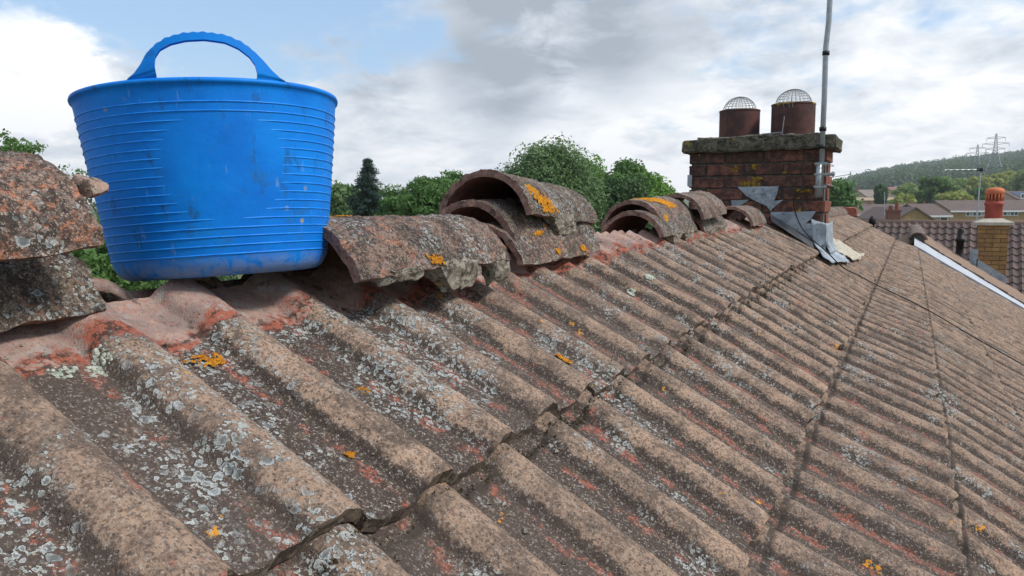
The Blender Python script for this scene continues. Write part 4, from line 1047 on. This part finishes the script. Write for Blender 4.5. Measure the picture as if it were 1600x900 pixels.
for i, (lab, px, py, rx, rz, d, mt, big) in enumerate(VT):
    k = d/CP['f']; bl = [ell(px, py+rz*.3, d, rx, rz), ell(px-rx*.4, py-rz*.2, d, rx*.5, rz*.6), ell(px+rx*.35, py-rz*.1, d, rx*.55, rz*.65)]
    b0 = base_of(px, d); tree('valley_tree', lab, b0, bl, 2.2*k*3, 150, .36*d/150, mt, 90+i, VG, trunk=.3, nclump=110, flat=.8)
# the wood that covers the hill
r = np.random.default_rng(21); cs = []; 
while len(cs) < 4200:
    px = r.uniform(1230, 1750); rd_ = r.uniform(450, 930); az = az_of(px); x = CL[0]+rd_*math.sin(az); y = CL[1]+rd_*math.cos(az)
    cs.append((x, y, rd_))
cs = np.array(cs); z = hill_z(cs[:, 0], cs[:, 1]); cen = np.stack([cs[:, 0], cs[:, 1], z+4.5+r.normal(0, 1.2, len(cs))], -1)
V, F = leaves(cen, 7.5, 60, 1.15, 22, .75); me = mesh_quads('woodland', V, F, L_FARD)
far_ = []
for i in range(1700):
    az = az_of(800)+r.uniform(-2.2, .42); q_ = r.uniform(430, 620); far_.append((CL[0]+q_*math.sin(az), CL[1]+q_*math.cos(az), GZ+1.5+r.normal(0, .6)))
V, F = leaves(np.array(far_), 6.5, 34, 1.3, 23, .6); me2 = mesh_quads('tree_belt', V, F, L_FARD); link('tree_belt', me2, None, label='low belt of trees along the far edge of the fields', cat='wood', kind='stuff')
link('woodland', me, None, label='dark wood covering the distant hillside', cat='wood', kind='stuff')

# ------------------------------------------------------------------ next house: roof, ridge, white board, vent, chimney
ngx, ngz, ntan = .55, -.165, .655; NY0, NY1 = 11.22, 15.6; nth = math.atan(ntan)
nb = empty('adjoining_house', (ngx, NY0, GZ), 'next house in the terrace with white edged brown tiled roof and yellow brick chimney', 'house')
M_TILE2, t = mat('brown_concrete_tile'); P = pos(t); n = t.noise(P, 7, 5, .65); g2 = t.noise(P, 60, 4, .7)
b = t.mix(t.ss(n, .36, .64), (.30, .205, .150), (.235, .165, .125)); b = t.mix(t.mul(t.ss(g2, .5, .66), .5), b, (.13, .10, .08))
b = t.mix(t.mul(orand(t), .3), b, (.17, .12, .09)); finish(t, b, .92, g2, .004, .2)
nr = MB(); XR = 4.2
for sgn, xe in ((1, ngx+XR), (-1, ngx-XR)):
    nr.add([(ngx, NY0, ngz-.05), (xe, NY0, ngz-.05-XR*ntan), (xe, NY1, ngz-.05-XR*ntan), (ngx, NY1, ngz-.05)], [(0, 1, 2, 3) if sgn > 0 else (3, 2, 1, 0)])
nroof = wpart(nb, nr, 'roof', M_DECK)
def nbp(mb, name, mats, par, **kw):
    smooth = kw.pop('smooth', False); rc = kw.pop('recalc', False)
    me = mb.mesh(name, mats, smooth, rc); me.transform(root_inv(nb)); return link(name, me, par, **kw)
def rolltile(L, w_=.30, nv=13, mt=None, h=.028):
    v = np.linspace(0, w_-.004, nv); z = profile(v-.02)*h/.0235; m = MB(); V = []
    for x in (-L, 0):
        for a, b_ in zip(v, z): V.append((x, a, b_))
    for x in (-L, 0):
        for a, b_ in zip(v, z): V.append((x, a, b_-.02))
    F = [(i, nv+i, nv+i+1, i+1) for i in range(nv-1)]+[(nv+i, 3*nv+i, 3*nv+i+1, nv+i+1) for i in range(nv-1)]
    F += [(0, 2*nv, 3*nv, nv), (nv-1, 2*nv-1, 4*nv-1, 3*nv-1)]
    m.add(V, F); me = m.mesh('tile', mt or M_TILE2, True); sharp(me, .8); return me
tm = rolltile(.36); cnt = 0
for n in range(1, 10):
    s_ = n*.325; X = ngx+s_*math.cos(nth); Z = ngz-s_*math.sin(nth)
    for j in range(int((NY1-NY0)/.3)):
        o = link('tile', tm, nroof); o.matrix_basis = root_inv(nb) @ Matrix.Translation((X, NY0+j*.3, Z)) @ Matrix.Rotation(nth-.045+random.gauss(0, .004), 4, 'Y')
        cnt += 1
bm2 = MB()
for n in range(1, 10):
    s_ = n*.325; X = ngx-s_*math.cos(nth); Z = ngz-s_*math.sin(nth)
    for j in range(int((NY1-NY0)/.3)):
        mw = Matrix.Translation((X, NY0+j*.3+.3, Z)) @ Matrix.Rotation(math.pi, 4, 'Z') @ Matrix.Rotation(nth-.045, 4, 'Y')
        bm2.add([mw @ v.co for v in tm.vertices], [tuple(p.vertices) for p in tm.polygons])
nbp(bm2, 'back_tile', M_TILE2, nroof, kind='stuff')
rm = ridge_mesh(.125, 1.4, .45, 60, ns=8, na=18)
for i in range(10):
    if NY0-.06+.45*i > NY1: break
    o = link('ridge_tile', rm, nroof); o.matrix_basis = root_inv(nb) @ Matrix.Translation((ngx, NY0-.06+.45*i, ngz-.04))
# dark end filler under first ridge tile
M_DKM = simple('dark_bedding', (.10, .10, .085), .95)
m = MB(); m.prism([(ngx+math.sin(a)*.105, NY0-.02, ngz-.06+math.cos(a)*.105) for a in np.linspace(-1.4, 1.4, 12)], (0, .03, 0)); nbp(m, 'bedding', M_DKM, nroof, recalc=True)
M_WHT = simple('white_board', (.44, .46, .50), .6, (.34, .36, .40), 6, .5, co='pos')
m = MB(); ld = np.array([math.cos(nth), 0, -math.sin(nth)]); nn_ = np.array([math.sin(nth), 0, math.cos(nth)])
V = []; xs_ = np.linspace(ngx-.04, ngx+3.6, 40)
for x in xs_:
    zl = roof_z(x)+.012; zu = ngz-ntan*(x-ngx)-.035
    V += [(x, NY0-.30, zl), (x, NY0-.04, zu), (x, NY0-.04, zu-.05), (x, NY0-.30, zl-.03)]
F = [(i*4+j, (i+1)*4+j, (i+1)*4+(j+1) % 4, i*4+(j+1) % 4) for i in range(39) for j in range(4)]+[(0, 1, 2, 3)]
m.add(V, F); nbp(m, 'verge_strip', M_WHT, nb, recalc=True, label='white sloping strip sealing the edge against the lower roof')
a = np.array([ngx-.02, NY0-.05, ngz-.065]); m = MB()
for n in range(10):
    s0 = n*.325+.06; q0 = a+ld*s0; m.prism([q0+nn_*.024, q0+ld*.325+nn_*.052, q0+ld*.325+nn_*.010, q0+nn_*-.006], (0, .05, 0))
nbp(m, 'undercloak', simple('dark_undercloak', (.05, .042, .038), .9), nb, recalc=True)
m = MB(); ez2 = ngz-XR*ntan-.1; m.prism([(ngx+XR-.3, NY0+.03, GZ), (ngx+XR-.3, NY0+.03, ez2), (ngx, NY0+.03, ngz-.1), (ngx-XR+.3, NY0+.03, ez2), (ngx-XR+.3, NY0+.03, GZ)], (0, NY1-NY0-.1, 0)); nbp(m, 'wall', M_WALL, nb, recalc=True)
# black vent
vp = np.array([1.262, 15.2, -.70]); m = MB(); m.lathe([(.15, -.1), (.12, .0), (.075, .08), (.062, .14), (.062, .30), (.078, .305), (.078, .37), (.06, .375), (.055, .50), (.045, .53), (.03, .555), (0, .555)], 20, vp); nbp(m, 'vent_pipe', M_BLK, nb, smooth=True, label='black vent pipe with a flared foot')
# yellow brick chimney
M_YB, t = mat('yellow_brick'); P = pos(t); n = t.noise(P, 9, 4, .6)
b = t.mix(orand(t), (.36, .215, .085), (.25, .145, .065)); b = t.mix(t.mul(t.ss(n, .42, .64), .6), b, (.17, .11, .065)); finish(t, b, .9, n, .004, .15)
M_YP = simple('dark_pointing', (.15, .11, .07), .95)
bx0, bx1, by0, by1 = 1.486, 1.935, 14.6, 15.05
m = MB(); m.box((bx0+.01, by0+.01, -1.5), (bx1-.01, by1-.01, -.09)); nch = nbp(m, 'chimney', M_YP, nb, label='yellow brick chimney with one red clay pot')
for row in range(17):
    z1 = -.085-row*.075; z0 = z1-.064
    for side in range(2):
        L = .449; x = -.1125*(row % 2) if side == 0 else -.1125*((row+1) % 2)
        while x < L-.03:
            a, b_ = max(x, 0), min(x+.215, L)
            if b_-a > .03:
                if side == 0: lo, hi = (bx0+a, by0, z0), (bx0+b_, by0+.1, z1)
                else:
                    a = max(a, .101)
                    if b_-a < .03: x += .225; continue
                    lo, hi = (bx1-.1, by0+a, z0), (bx1, by0+b_, z1)
                m = MB(); m.cham(lo, hi, .003, jit=.0008); nbp(m, 'brick', M_YB, nch)
            x += .225
cx, cy = (bx0+bx1)/2, (by0+by1)/2
M_CONC = simple('pale_flaunching', (.46, .42, .35), .9, (.34, .31, .26), 9, .7, .004, co='pos')
m = MB(); m.cham((bx0-.06, by0-.06, -.085), (bx1+.06, by1+.06, -.03), .012)
V = [(cx+sx_*.285, cy+sy*.285, -.032) for sx_, sy in ((-1, -1), (1, -1), (1, 1), (-1, 1))]+[(cx+sx_*.13, cy+sy*.13, .035) for sx_, sy in ((-1, -1), (1, -1), (1, 1), (-1, 1))]
m.add(V, [(0, 1, 5, 4), (1, 2, 6, 5), (2, 3, 7, 6), (3, 0, 4, 7), (4, 5, 6, 7)]); nbp(m, 'cap', M_CONC, nch)
M_RED = simple('red_clay_pot', (.36, .075, .05), .7, (.25, .05, .04), 8, .6, .002, co='pos'); M_ORG = simple('orange_clay_cowl', (.55, .16, .07), .7, (.42, .12, .06), 12, .6, .002, co='pos')
m = MB(); m.lathe([(.125, .02), (.132, .03), (.13, .25), (.145, .262), (.148, .30), (.132, .315), (.132, .335), (.105, .337), (.105, .45), (.1, .455)], 28, (cx, cy, 0)); nbp(m, 'chimney_pot', M_RED, nch, smooth=True)
m = MB()
for k in range(16):
    a = 2*math.pi*k/16; m.obox((cx+.125*math.cos(a), cy+.125*math.sin(a), .405), (.012*math.cos(a), .012*math.sin(a), 0), (-.011*math.sin(a), .011*math.cos(a), 0), (0, 0, .07))
m.lathe([(.138, .445), (.150, .47), (.148, .51), (.12, .545), (.07, .56), (0, .565)], 28, (cx, cy, 0)); nbp(m, 'cowl', M_ORG, nch, smooth=True); 
m = MB(); m.lathe([(.10, .33), (.10, .46)], 16, (cx, cy, 0)); nbp(m, 'flue_liner', M_BLK, nch)
# stepped lead
for k in range(5):
    xx = bx0+.005+k*.09; zb = ngz-(xx+.05-ngx)*ntan; m = MB()
    m.prism([(xx, by0-.006-k*.0006, zb-.12), (xx, by0-.006-k*.0006, zb+.16), (xx+.09, by0-.006-k*.0006, zb+.10), (xx+.10, by0-.006-k*.0006, zb-.18)], (0, .004, 0)); nbp(m, 'step_flashing', M_LEAD, nch, recalc=True)
m = MB(); m.prism([(bx0-.10, by0-.006, ngz-(bx0-.1-ngx)*ntan-.02), (bx0-.10, by0-.006, ngz-(bx0-.1-ngx)*ntan+.22), (bx0+.02, by0-.006, ngz-(bx0-.1-ngx)*ntan+.22), (bx0+.02, by0-.006, ngz-(bx0-.1-ngx)*ntan-.1)], (0, .01, 0)); nbp(m, 'flashing', M_LEAD, nch, recalc=True)
# its aerial
def aerial(px, ytop, ybot, D, label, yagi, r_=.012, n_el=7, side=-1):
    a, b_ = at(px[0], ytop, D), at(px[1], ybot, D); root = empty('tv_aerial', tuple(b_), label, 'aerial', None)
    m = MB(); m.tube([b_, a], r_, 6); wpart(root, m, 'pole', M_GAL)
    if yagi:
        (x0, y0), (x1, y1) = yagi; p, q = at(x0, y0, D), at(x1, y1, D); m = MB(); m.tube([p, q], r_*.8, 5); wpart(root, m, 'boom', M_GAL)
        m = MB(); d_ = np.cross((q-p)/np.linalg.norm(q-p), (0, 0, 1.))
        for k in range(n_el): c_ = p+(q-p)*(.04+.9*k/(n_el-1)); m.tube([c_-d_*.16, c_+d_*.16], r_*.4, 4)
        wpart(root, m, 'element', M_GAL)
        m = MB(); c_ = p+(q-p)*.88; m.obox(c_, (.05, .0, 0), (0, .03, 0), (0, 0, .035)); m.obox(c_+(q-p)*.08, (.01, .0, 0), (0, .12, 0), (0, 0, .05)); wpart(root, m, 'dipole', M_BLK)
    return root
aerial((1533, 1525), 262, 355, 20, 'tall tv aerial with a long horizontal boom, in front of the valley trees', ((1476, 266), (1537, 265)), .02)
aerial((1329, 1329), 268, 312, 70, 'slim far aerial pole with a boom to its left, just right of the chimney', ((1300, 277), (1330, 272)), .05)
aerial((1382, 1382), 300, 336, 80, 'thin aerial pole above the brown terrace roof', None, .04)

# ------------------------------------------------------------------ the big pantiled roof facing the camera
pa = at(1330, 347.0, 24.); sg_ = FW+RT*.60; sg_[2] = 0; sg_ /= np.linalg.norm(sg_); ax = np.array([sg_[1], -sg_[0], 0.]); Lr = 12.; fy = sg_; zr = pa[2]
ph = empty('pantiled_house', (pa[0], pa[1], GZ), 'house with the broad brown pantiled roof behind the yellow brick chimney', 'house'); ph.rotation_euler.z = math.atan2(ax[1], ax[0])
Rl = MB(); th_ = R(36); ct, st = math.cos(th_), math.sin(th_); hz = zr-GZ       # local: x along ridge, y away from camera, z from ground
Rl.add([(0, 0, hz-.04), (Lr, 0, hz-.04), (Lr, -4.2*ct, hz-.04-4.2*st), (0, -4.2*ct, hz-.04-4.2*st), (0, 4.2*ct, hz-.04-4.2*st), (Lr, 4.2*ct, hz-.04-4.2*st)], [(0, 3, 2, 1), (0, 1, 5, 4)])
M_PT, t = mat('brown_pantile'); P = pos(t); n = t.noise(P, 4, 5, .65); b = t.mix(t.ss(n, .36, .64), (.175, .115, .10), (.12, .085, .078))
b = t.mix(orand(t), b, (.10, .075, .07)); b = t.mix(t.mul(t.ss(t.noise(P, 30, 4, .7), .55, .66), .5), b, (.24, .21, .19)); finish(t, b, .9, n, .01, .2)
prf = Rl.build('roof', M_PT, ph)
m = MB(); nv = 9; wv_ = .205; V = []
for s_ in (0., -.33):
    for i in range(nv):
        q = i/(nv-1); V.append((q*(wv_-.008), s_, .040*max(0., math.cos(q*2*math.pi))**1.0-.012*max(0., -math.cos(q*2*math.pi))+(0 if s_ == 0 else .004)))
nn = len(V); V += [(x, y, z-.018) for x, y, z in V]
F = [(i, i+1, nv+i+1, nv+i) for i in range(nv-1)]; F = [f[::-1] for f in F]+[(nv+i, nv+i+1, nn+nv+i+1, nn+nv+i) for i in range(nv-1)]
m.add(V, F); pm_ = m.mesh('tile', M_PT, True, True); sharp(pm_, .9)
pc = 0; rest = MB()
for row in range(12):
    for j in range(int(Lr/wv_)):
        mw = Matrix.Translation((j*wv_, -row*.30*ct, hz-row*.30*st+.03)) @ Matrix.Rotation(th_-.09, 4, 'X')
        wp = ph.rotation_euler.to_matrix() @ (mw @ Vector((.1, -.15, 0)))+ph.location; X_, Y_, z_ = proj(wp)
        if X_ < 1620 and Y_ < 470 and X_ > 1360 and pc < 290: o = link('tile', pm_, prf); o.matrix_basis = mw @ Matrix.Translation((0, 0, random.gauss(0, .002))); pc += 1
        else: rest.add([mw @ v.co for v in pm_.vertices], [tuple(p.vertices) for p in pm_.polygons])
rest.build('outer_tile', M_PT, prf, kind='stuff')
m = MB(); m.tube([(0, 0, hz-.02), (Lr, 0, hz-.02)], .10, 12); m.build('ridge', simple('ridge_brown', (.25, .16, .12), .9, (.16, .11, .09), 5, .7, .004, co='pos'), prf, smooth=True)
m = MB(); m.prism([(0.2, -3.2, 0), (.2, -3.2, hz-2.5), (.2, 0, hz-.15), (.2, 3.2, hz-2.5), (.2, 3.2, 0)], (Lr-.4, 0, 0)); m.build('wall', M_WALL, ph, recalc=True)

# ------------------------------------------------------------------ houses further off
M_RF = simple('far_brown_roof', (.135, .098, .088), .9, (.10, .075, .07), 1.2, .7, co='pos'); M_RF2 = simple('far_beige_roof', (.24, .20, .17), .9, (.18, .15, .13), 1., .7, co='pos')
M_YW = simple('far_yellow_brick', (.36, .235, .11), .9, (.27, .17, .08), 2.5, .7, co='pos'); M_RW = simple('far_red_brick', (.25, .11, .08), .9, (.18, .08, .06), 2.5, .7, co='pos')
M_CW = simple('far_cream_wall', (.50, .37, .27), .9, (.42, .30, .22), 1., .6, co='pos'); M_GLS = simple('window_glass', (.03, .035, .04), .1, (.05, .055, .06), 3, .5, 0, .8)
M_FR = simple('white_window_frame', (.72, .72, .72), .5); M_CLAYF = simple('far_red_clay', (.33, .12, .08), .8)
def far_house(name, label, x0, x1, yr, ye, D, wall_m, roof_m, dep=7., wins=(), chims=(), gable=False, group=None, over=.25, hip=0., fascia=False):
    """x0..x1 ends of the ridge, yr ridge line, ye eaves line at distance D; local x along the front, y away"""
    k = D/CP['f']; zr_ = CL[2]-(yr-318.5)*k; ze = CL[2]-(ye-318.5)*(D-dep/2)/CP['f']; a = at(x0, 318.5, D); b_ = at(x1, 318.5, D); ax_ = b_-a; ax_[2] = 0; L = np.linalg.norm(ax_); ax_ /= L
    root = empty(name, (a[0], a[1], GZ), label, 'house', group); root.rotation_euler.z = math.atan2(ax_[1], ax_[0]); h, e_ = zr_-GZ, ze-GZ
    if gable:       # ridge runs away from the camera: triangle front
        m = MB(); m.prism([(0, 0, 0), (L, 0, 0), (L, 0, e_), (L/2, 0, h-.1), (0, 0, e_)], (0, dep, 0)); m.build('wall', wall_m, root, recalc=True)
        m = MB(); ov = .25; sl = (h-e_)/(L/2)
        for s_ in (-1, 1): m.prism([(L/2, -ov, h), (L/2+s_*(L/2+ov), -ov, e_-ov*sl), (L/2+s_*(L/2+ov), -ov, e_-ov*sl-.14), (L/2, -ov, h-.14)], (0, dep+2*ov, 0))
        rf = m.build('roof', roof_m, root, recalc=True)
    else:
        m = MB(); m.box((0, -dep/2, 0), (L, dep/2, e_)); m.add([(0, -dep/2, e_), (0, dep/2, e_), (0, 0, h-.15), (L, -dep/2, e_), (L, dep/2, e_), (L, 0, h-.15)], [(0, 2, 1), (3, 4, 5)]); m.build('wall', wall_m, root)
        m = MB(); sl = (h-e_)/(dep/2)
        for s_ in (-1, 1): m.prism([(-over, 0, h), (-over, s_*(dep/2+.3), e_-.3*sl), (-over, s_*(dep/2+.3), e_-.3*sl-.16), (-over, 0, h-.16)], (L+2*over, 0, 0))
        rf = m.build('roof', roof_m, root, recalc=True)
        if fascia: m = MB(); m.box((-over, -dep/2-.34, e_-.3*sl-.22), (L+over, -dep/2-.30, e_-.3*sl)); m.build('fascia', M_FR, root)
    yf = 0 if gable else -dep/2
    for (wx0, wx1, wy0, wy1, np_) in wins:
        kk = (D+yf)/CP['f']; u0, u1 = [((q_-800)*(D+yf)-(x0-800)*D)/CP['f'] for q_ in (wx0, wx1)]; z1 = CL[2]-(wy0-318.5)*kk-GZ; z0 = CL[2]-(wy1-318.5)*kk-GZ; fw_ = min(.10, (z1-z0)*.12)
        m = MB()
        m.box((u0, yf-.06, z0), (u1, yf-.005, z0+fw_)); m.box((u0, yf-.06, z1-fw_), (u1, yf-.005, z1))
        for q in range(np_+1): xx = u0+(u1-u0-fw_)*q/np_; m.box((xx, yf-.063, z0), (xx+fw_, yf-.004, z1))
        wf = m.build('window', M_FR, root)
        for q in range(np_): xa = u0+(u1-u0-fw_)*q/np_+fw_; xb = u0+(u1-u0-fw_)*(q+1)/np_; m = MB(); m.box((xa, yf-.03, z0+fw_), (xb, yf-.008, z1-fw_)); m.build('pane', M_GLS if q % 3 != 1 else M_CURT, wf)
    for (cx_, cy0, w_) in chims:
        kk = D/CP['f']; u = (cx_-x0)*kk; z1 = CL[2]-(cy0-318.5)*kk-GZ; wm = w_*kk
        m = MB(); m.box((u-wm/2, -wm*.3, h-.6), (u+wm/2, wm*.3, z1)); m.box((u-wm*.56, -wm*.36, z1), (u+wm*.56, wm*.36, z1+.08*wm)); c_ = m.build('chimney', M_RW, rf)
    return root
M_CURT = simple('pale_curtain', (.40, .42, .40), .9)
far_house('terrace', 'yellow brick terrace with brown roof and long white window band behind the pantiled roof', 1462, 1660, 313, 328, 110, M_YW, M_RF, 8, [(1510, 1527, 329, 338, 3), (1528, 1545, 329, 338, 3), (1568, 1592, 328.5, 337.5, 4), (1612, 1640, 329, 338, 4)], [(1505, 311, 3)], fascia=True)
o = bpy.data.objects['terrace']
far_house('gabled_house', 'yellow brick gable end with brown roof peeping over the pantiled ridge', 1402, 1458, 323, 342, 80, M_YW, M_RF, 9, gable=True)
far_house('white_edged_house', 'brown roofed house with a white gable board, left of the yellow brick terrace', 1420, 1455, 318, 335, 92, M_CW, M_RF, 8, [(1470, 1482, 337, 346, 1)], [(1444, 314, 2.5)], fascia=True)
far_house('red_brick_house', 'red brick house with long brown roof and white framed window, right of the chimney', 1280, 1425, 318.5, 333, 95, M_RW, M_RF, 8, [(1363, 1380, 336, 346, 2)], [(1358.5, 313.5, 4), (1423, 313.5, 4)], fascia=True)
far_house('cream_house', 'cream rendered house with beige roof and end chimneys, below the wooded hill', 1340, 1370, 296, 306, 150, M_CW, M_RF2, 8, [(1350, 1356, 309, 315, 1)], [(1341, 293, 3.5), (1369, 292, 3.5)])
far_house('cream_extension', 'low cream building spread in front of the far cream house', 1318, 1410, 308, 312, 140, M_CW, simple('far_tan_roof', (.38, .28, .2), .9), 6)
far_house('rust_roofed_house', 'small far house with rust coloured roof among the trees on the slope', 1386, 1398, 292, 301, 190, M_CW, simple('far_rust_roof', (.28, .14, .12), .9), 8, group=None)
far_house('slate_roofed_house', 'small far house with grey slate roof beside the rust roofed one', 1396, 1412, 290, 300, 200, simple('far_pink_wall', (.4, .27, .24), .9), simple('far_slate_roof', (.13, .13, .15), .9), 8)
far_house('solar_house', 'house with blue solar panels on its roof at the right edge', 1568, 1640, 299, 312, 125, M_CW, M_RF, 8, [(1594, 1600, 303, 311, 1)], [])
o = bpy.data.objects['solar_house']; M_SOL = simple('solar_panel', (.03, .045, .09), .3, (.02, .03, .07), 2, .5)
kk = 125/CP['f']; hh = CL[2]-(299-318.5)*kk-GZ; ee = CL[2]-(312-318.5)*(121)/CP['f']-GZ; sl = (hh-ee)/4.
for q in range(4):
    xa = (1574-1568)*kk+q*.95; m = MB(); m.add([(xa, -.6, hh-.6*sl+.07), (xa+.9, -.6, hh-.6*sl+.07), (xa+.9, -3.2, hh-3.2*sl+.07), (xa, -3.2, hh-3.2*sl+.07)], [(0, 3, 2, 1)]); m.build('solar_panel', M_SOL, o)
# red brick chimney in front of the far roofs
c_ = at(1395, 345, 45); root = empty('brick_chimney_house', (c_[0], c_[1]+2, GZ), 'hidden house with dark red brick chimney and clay pots, left of the yellow gable', 'house')
k = 45/CP['f']; m = MB(); z0, z1 = CL[2]-(352-318.5)*k, CL[2]-(330-318.5)*k
m.box((c_[0]-.40, c_[1]-.3, z0-1.5), (c_[0]+.40, c_[1]+.3, z1)); m.box((c_[0]-.46, c_[1]-.36, z1), (c_[0]+.46, c_[1]+.36, z1+.10)); ch2 = wpart(root, m, 'chimney', M_RW)
for dx in (-.16, .18):
    m = MB(); m.lathe([(.11, 0), (.12, .02), (.095, .22 if dx < 0 else .36), (.115, .24 if dx < 0 else .38), (.09, .26 if dx < 0 else .40)], 14, (c_[0]+dx, c_[1], z1+.10)); me = m.mesh('chimney_pot', M_CLAYF, True); me.transform(root_inv(root)); link('chimney_pot', me, ch2)
m = MB(); zz0 = CL[2]-(352-318.5)*k; m.prism([(c_[0]-3, c_[1]-2, zz0-1.6), (c_[0]+3, c_[1]-2, zz0-1.6), (c_[0]+3, c_[1]+2, zz0-.2), (c_[0]-3, c_[1]+2, zz0-.2)], (0, 0, -.15)); wpart(root, m, 'roof', M_RF, recalc=True)
m = MB(); m.box((c_[0]-2.8, c_[1]-1.8, GZ), (c_[0]+2.8, c_[1]+1.9, zz0-1.9)); wpart(root, m, 'wall', M_RW)
# orange ridge finial piece and black vent at the far end of our roof
m = MB(); m.lathe([(.0, .0), (.035, .0), (.03, .12), (.045, .13), (.045, .20), (.02, .24), (0, .24)], 14, (-.02, 11.06, -.12)); me = m.mesh('vent', M_BLK, True); me.transform(Matrix.Translation((0, 0, 6.3))); link('vent', me, roof, label='small black vent at the far edge')
me = rough_slab((-.52, 10.7, .10), (-.20, 10.98, .24), .08, .01, 4, .02); me.materials.append(M_CLAYF); me.transform(Matrix.Translation((0, 0, 6.3))); link('end_ridge_tile', me, roof, label='orange clay ridge end')

# ------------------------------------------------------------------ pylons
M_PYL = simple('pylon_steel', (.30, .32, .34), .6, (.22, .24, .26), .5, .5, 0, .4, .3)
def pylon(px, ytop, ybot, D, label, wpx):
    a, b_ = at(px, ytop, D), at(px, ybot, D); root = empty('pylon', (a[0], a[1], b_[2]), label, 'pylon', 'electricity pylons on the hill'); root.rotation_euler.z = az_of(px)*-1+.0
    H_ = a[2]-b_[2]; w0 = wpx*D/CP['f']/2; m = MB(); r_ = .16
    def w_at(u): return w0*(1-u/.62)*.78+w0*.22 if u < .62 else w0*.22*(1-(u-.62)/.38*.75)
    U = [0, .14, .27, .38, .48, .56, .62, .70, .78, .86, .94, 1.0]
    for sx_, sy in ((-1, -1), (1, -1), (1, 1), (-1, 1)): m.tube([(sx_*w_at(u), sy*w_at(u), u*H_) for u in U], r_, 4)
    wpart_local(root, m, 'leg', M_PYL); m = MB()
    for u0, u1 in zip(U, U[1:]):
        a0, a1 = w_at(u0), w_at(u1)
        for f_ in range(4):
            c = [(-1, -1), (1, -1), (1, 1), (-1, 1)]; p, q = c[f_], c[(f_+1) % 4]
            m.tube([(p[0]*a0, p[1]*a0, u0*H_), (q[0]*a1, q[1]*a1, u1*H_)], r_*.55, 3); m.tube([(q[0]*a0, q[1]*a0, u0*H_), (p[0]*a1, p[1]*a1, u1*H_)], r_*.55, 3); m.tube([(p[0]*a1, p[1]*a1, u1*H_), (q[0]*a1, q[1]*a1, u1*H_)], r_*.5, 3)
    wpart_local(root, m, 'lattice', M_PYL)
    for u, aw in ((.66, w0*.95), (.78, w0*1.35), (.91, w0*.95)):
        m = MB()
        for s_ in (-1, 1): m.tube([(s_*w_at(u), 0, u*H_+.5), (s_*aw, 0, u*H_)], r_*.7, 4); m.tube([(s_*w_at(u), 0, u*H_-.6), (s_*aw, 0, u*H_)], r_*.7, 4); m.tube([(s_*aw, 0, u*H_), (s_*aw, 0, u*H_-1.8)], r_*.6, 4)
        wpart_local(root, m, 'cross_arm', M_PYL)
def wpart_local(root, m, name, mt): return m.build(name, mt, root)
pylon(1557, 209, 277, 380, 'taller and nearer electricity pylon on the hill, right of the other', 26)
pylon(1528, 226, 284, 430, 'shorter electricity pylon on the hill, left of the taller one', 22)

# ------------------------------------------------------------------ haze
zmin = min(v[2] for v in V_GROUND); m = MB(); m.box((-1290, -1290, zmin-1), (1290, 1290, 85)); 
mh, t = mat('haze'); pv = t.new('ShaderNodeVolumePrincipled', {'Color': (.86, .90, .95, 1), 'Density': HAZE, 'Anisotropy': .2}); t.l.new(pv.outputs[0], t.new('ShaderNodeOutputMaterial').inputs['Volume'])
if HAZE > 0: m.build('haze', mh, None, kind='stuff')
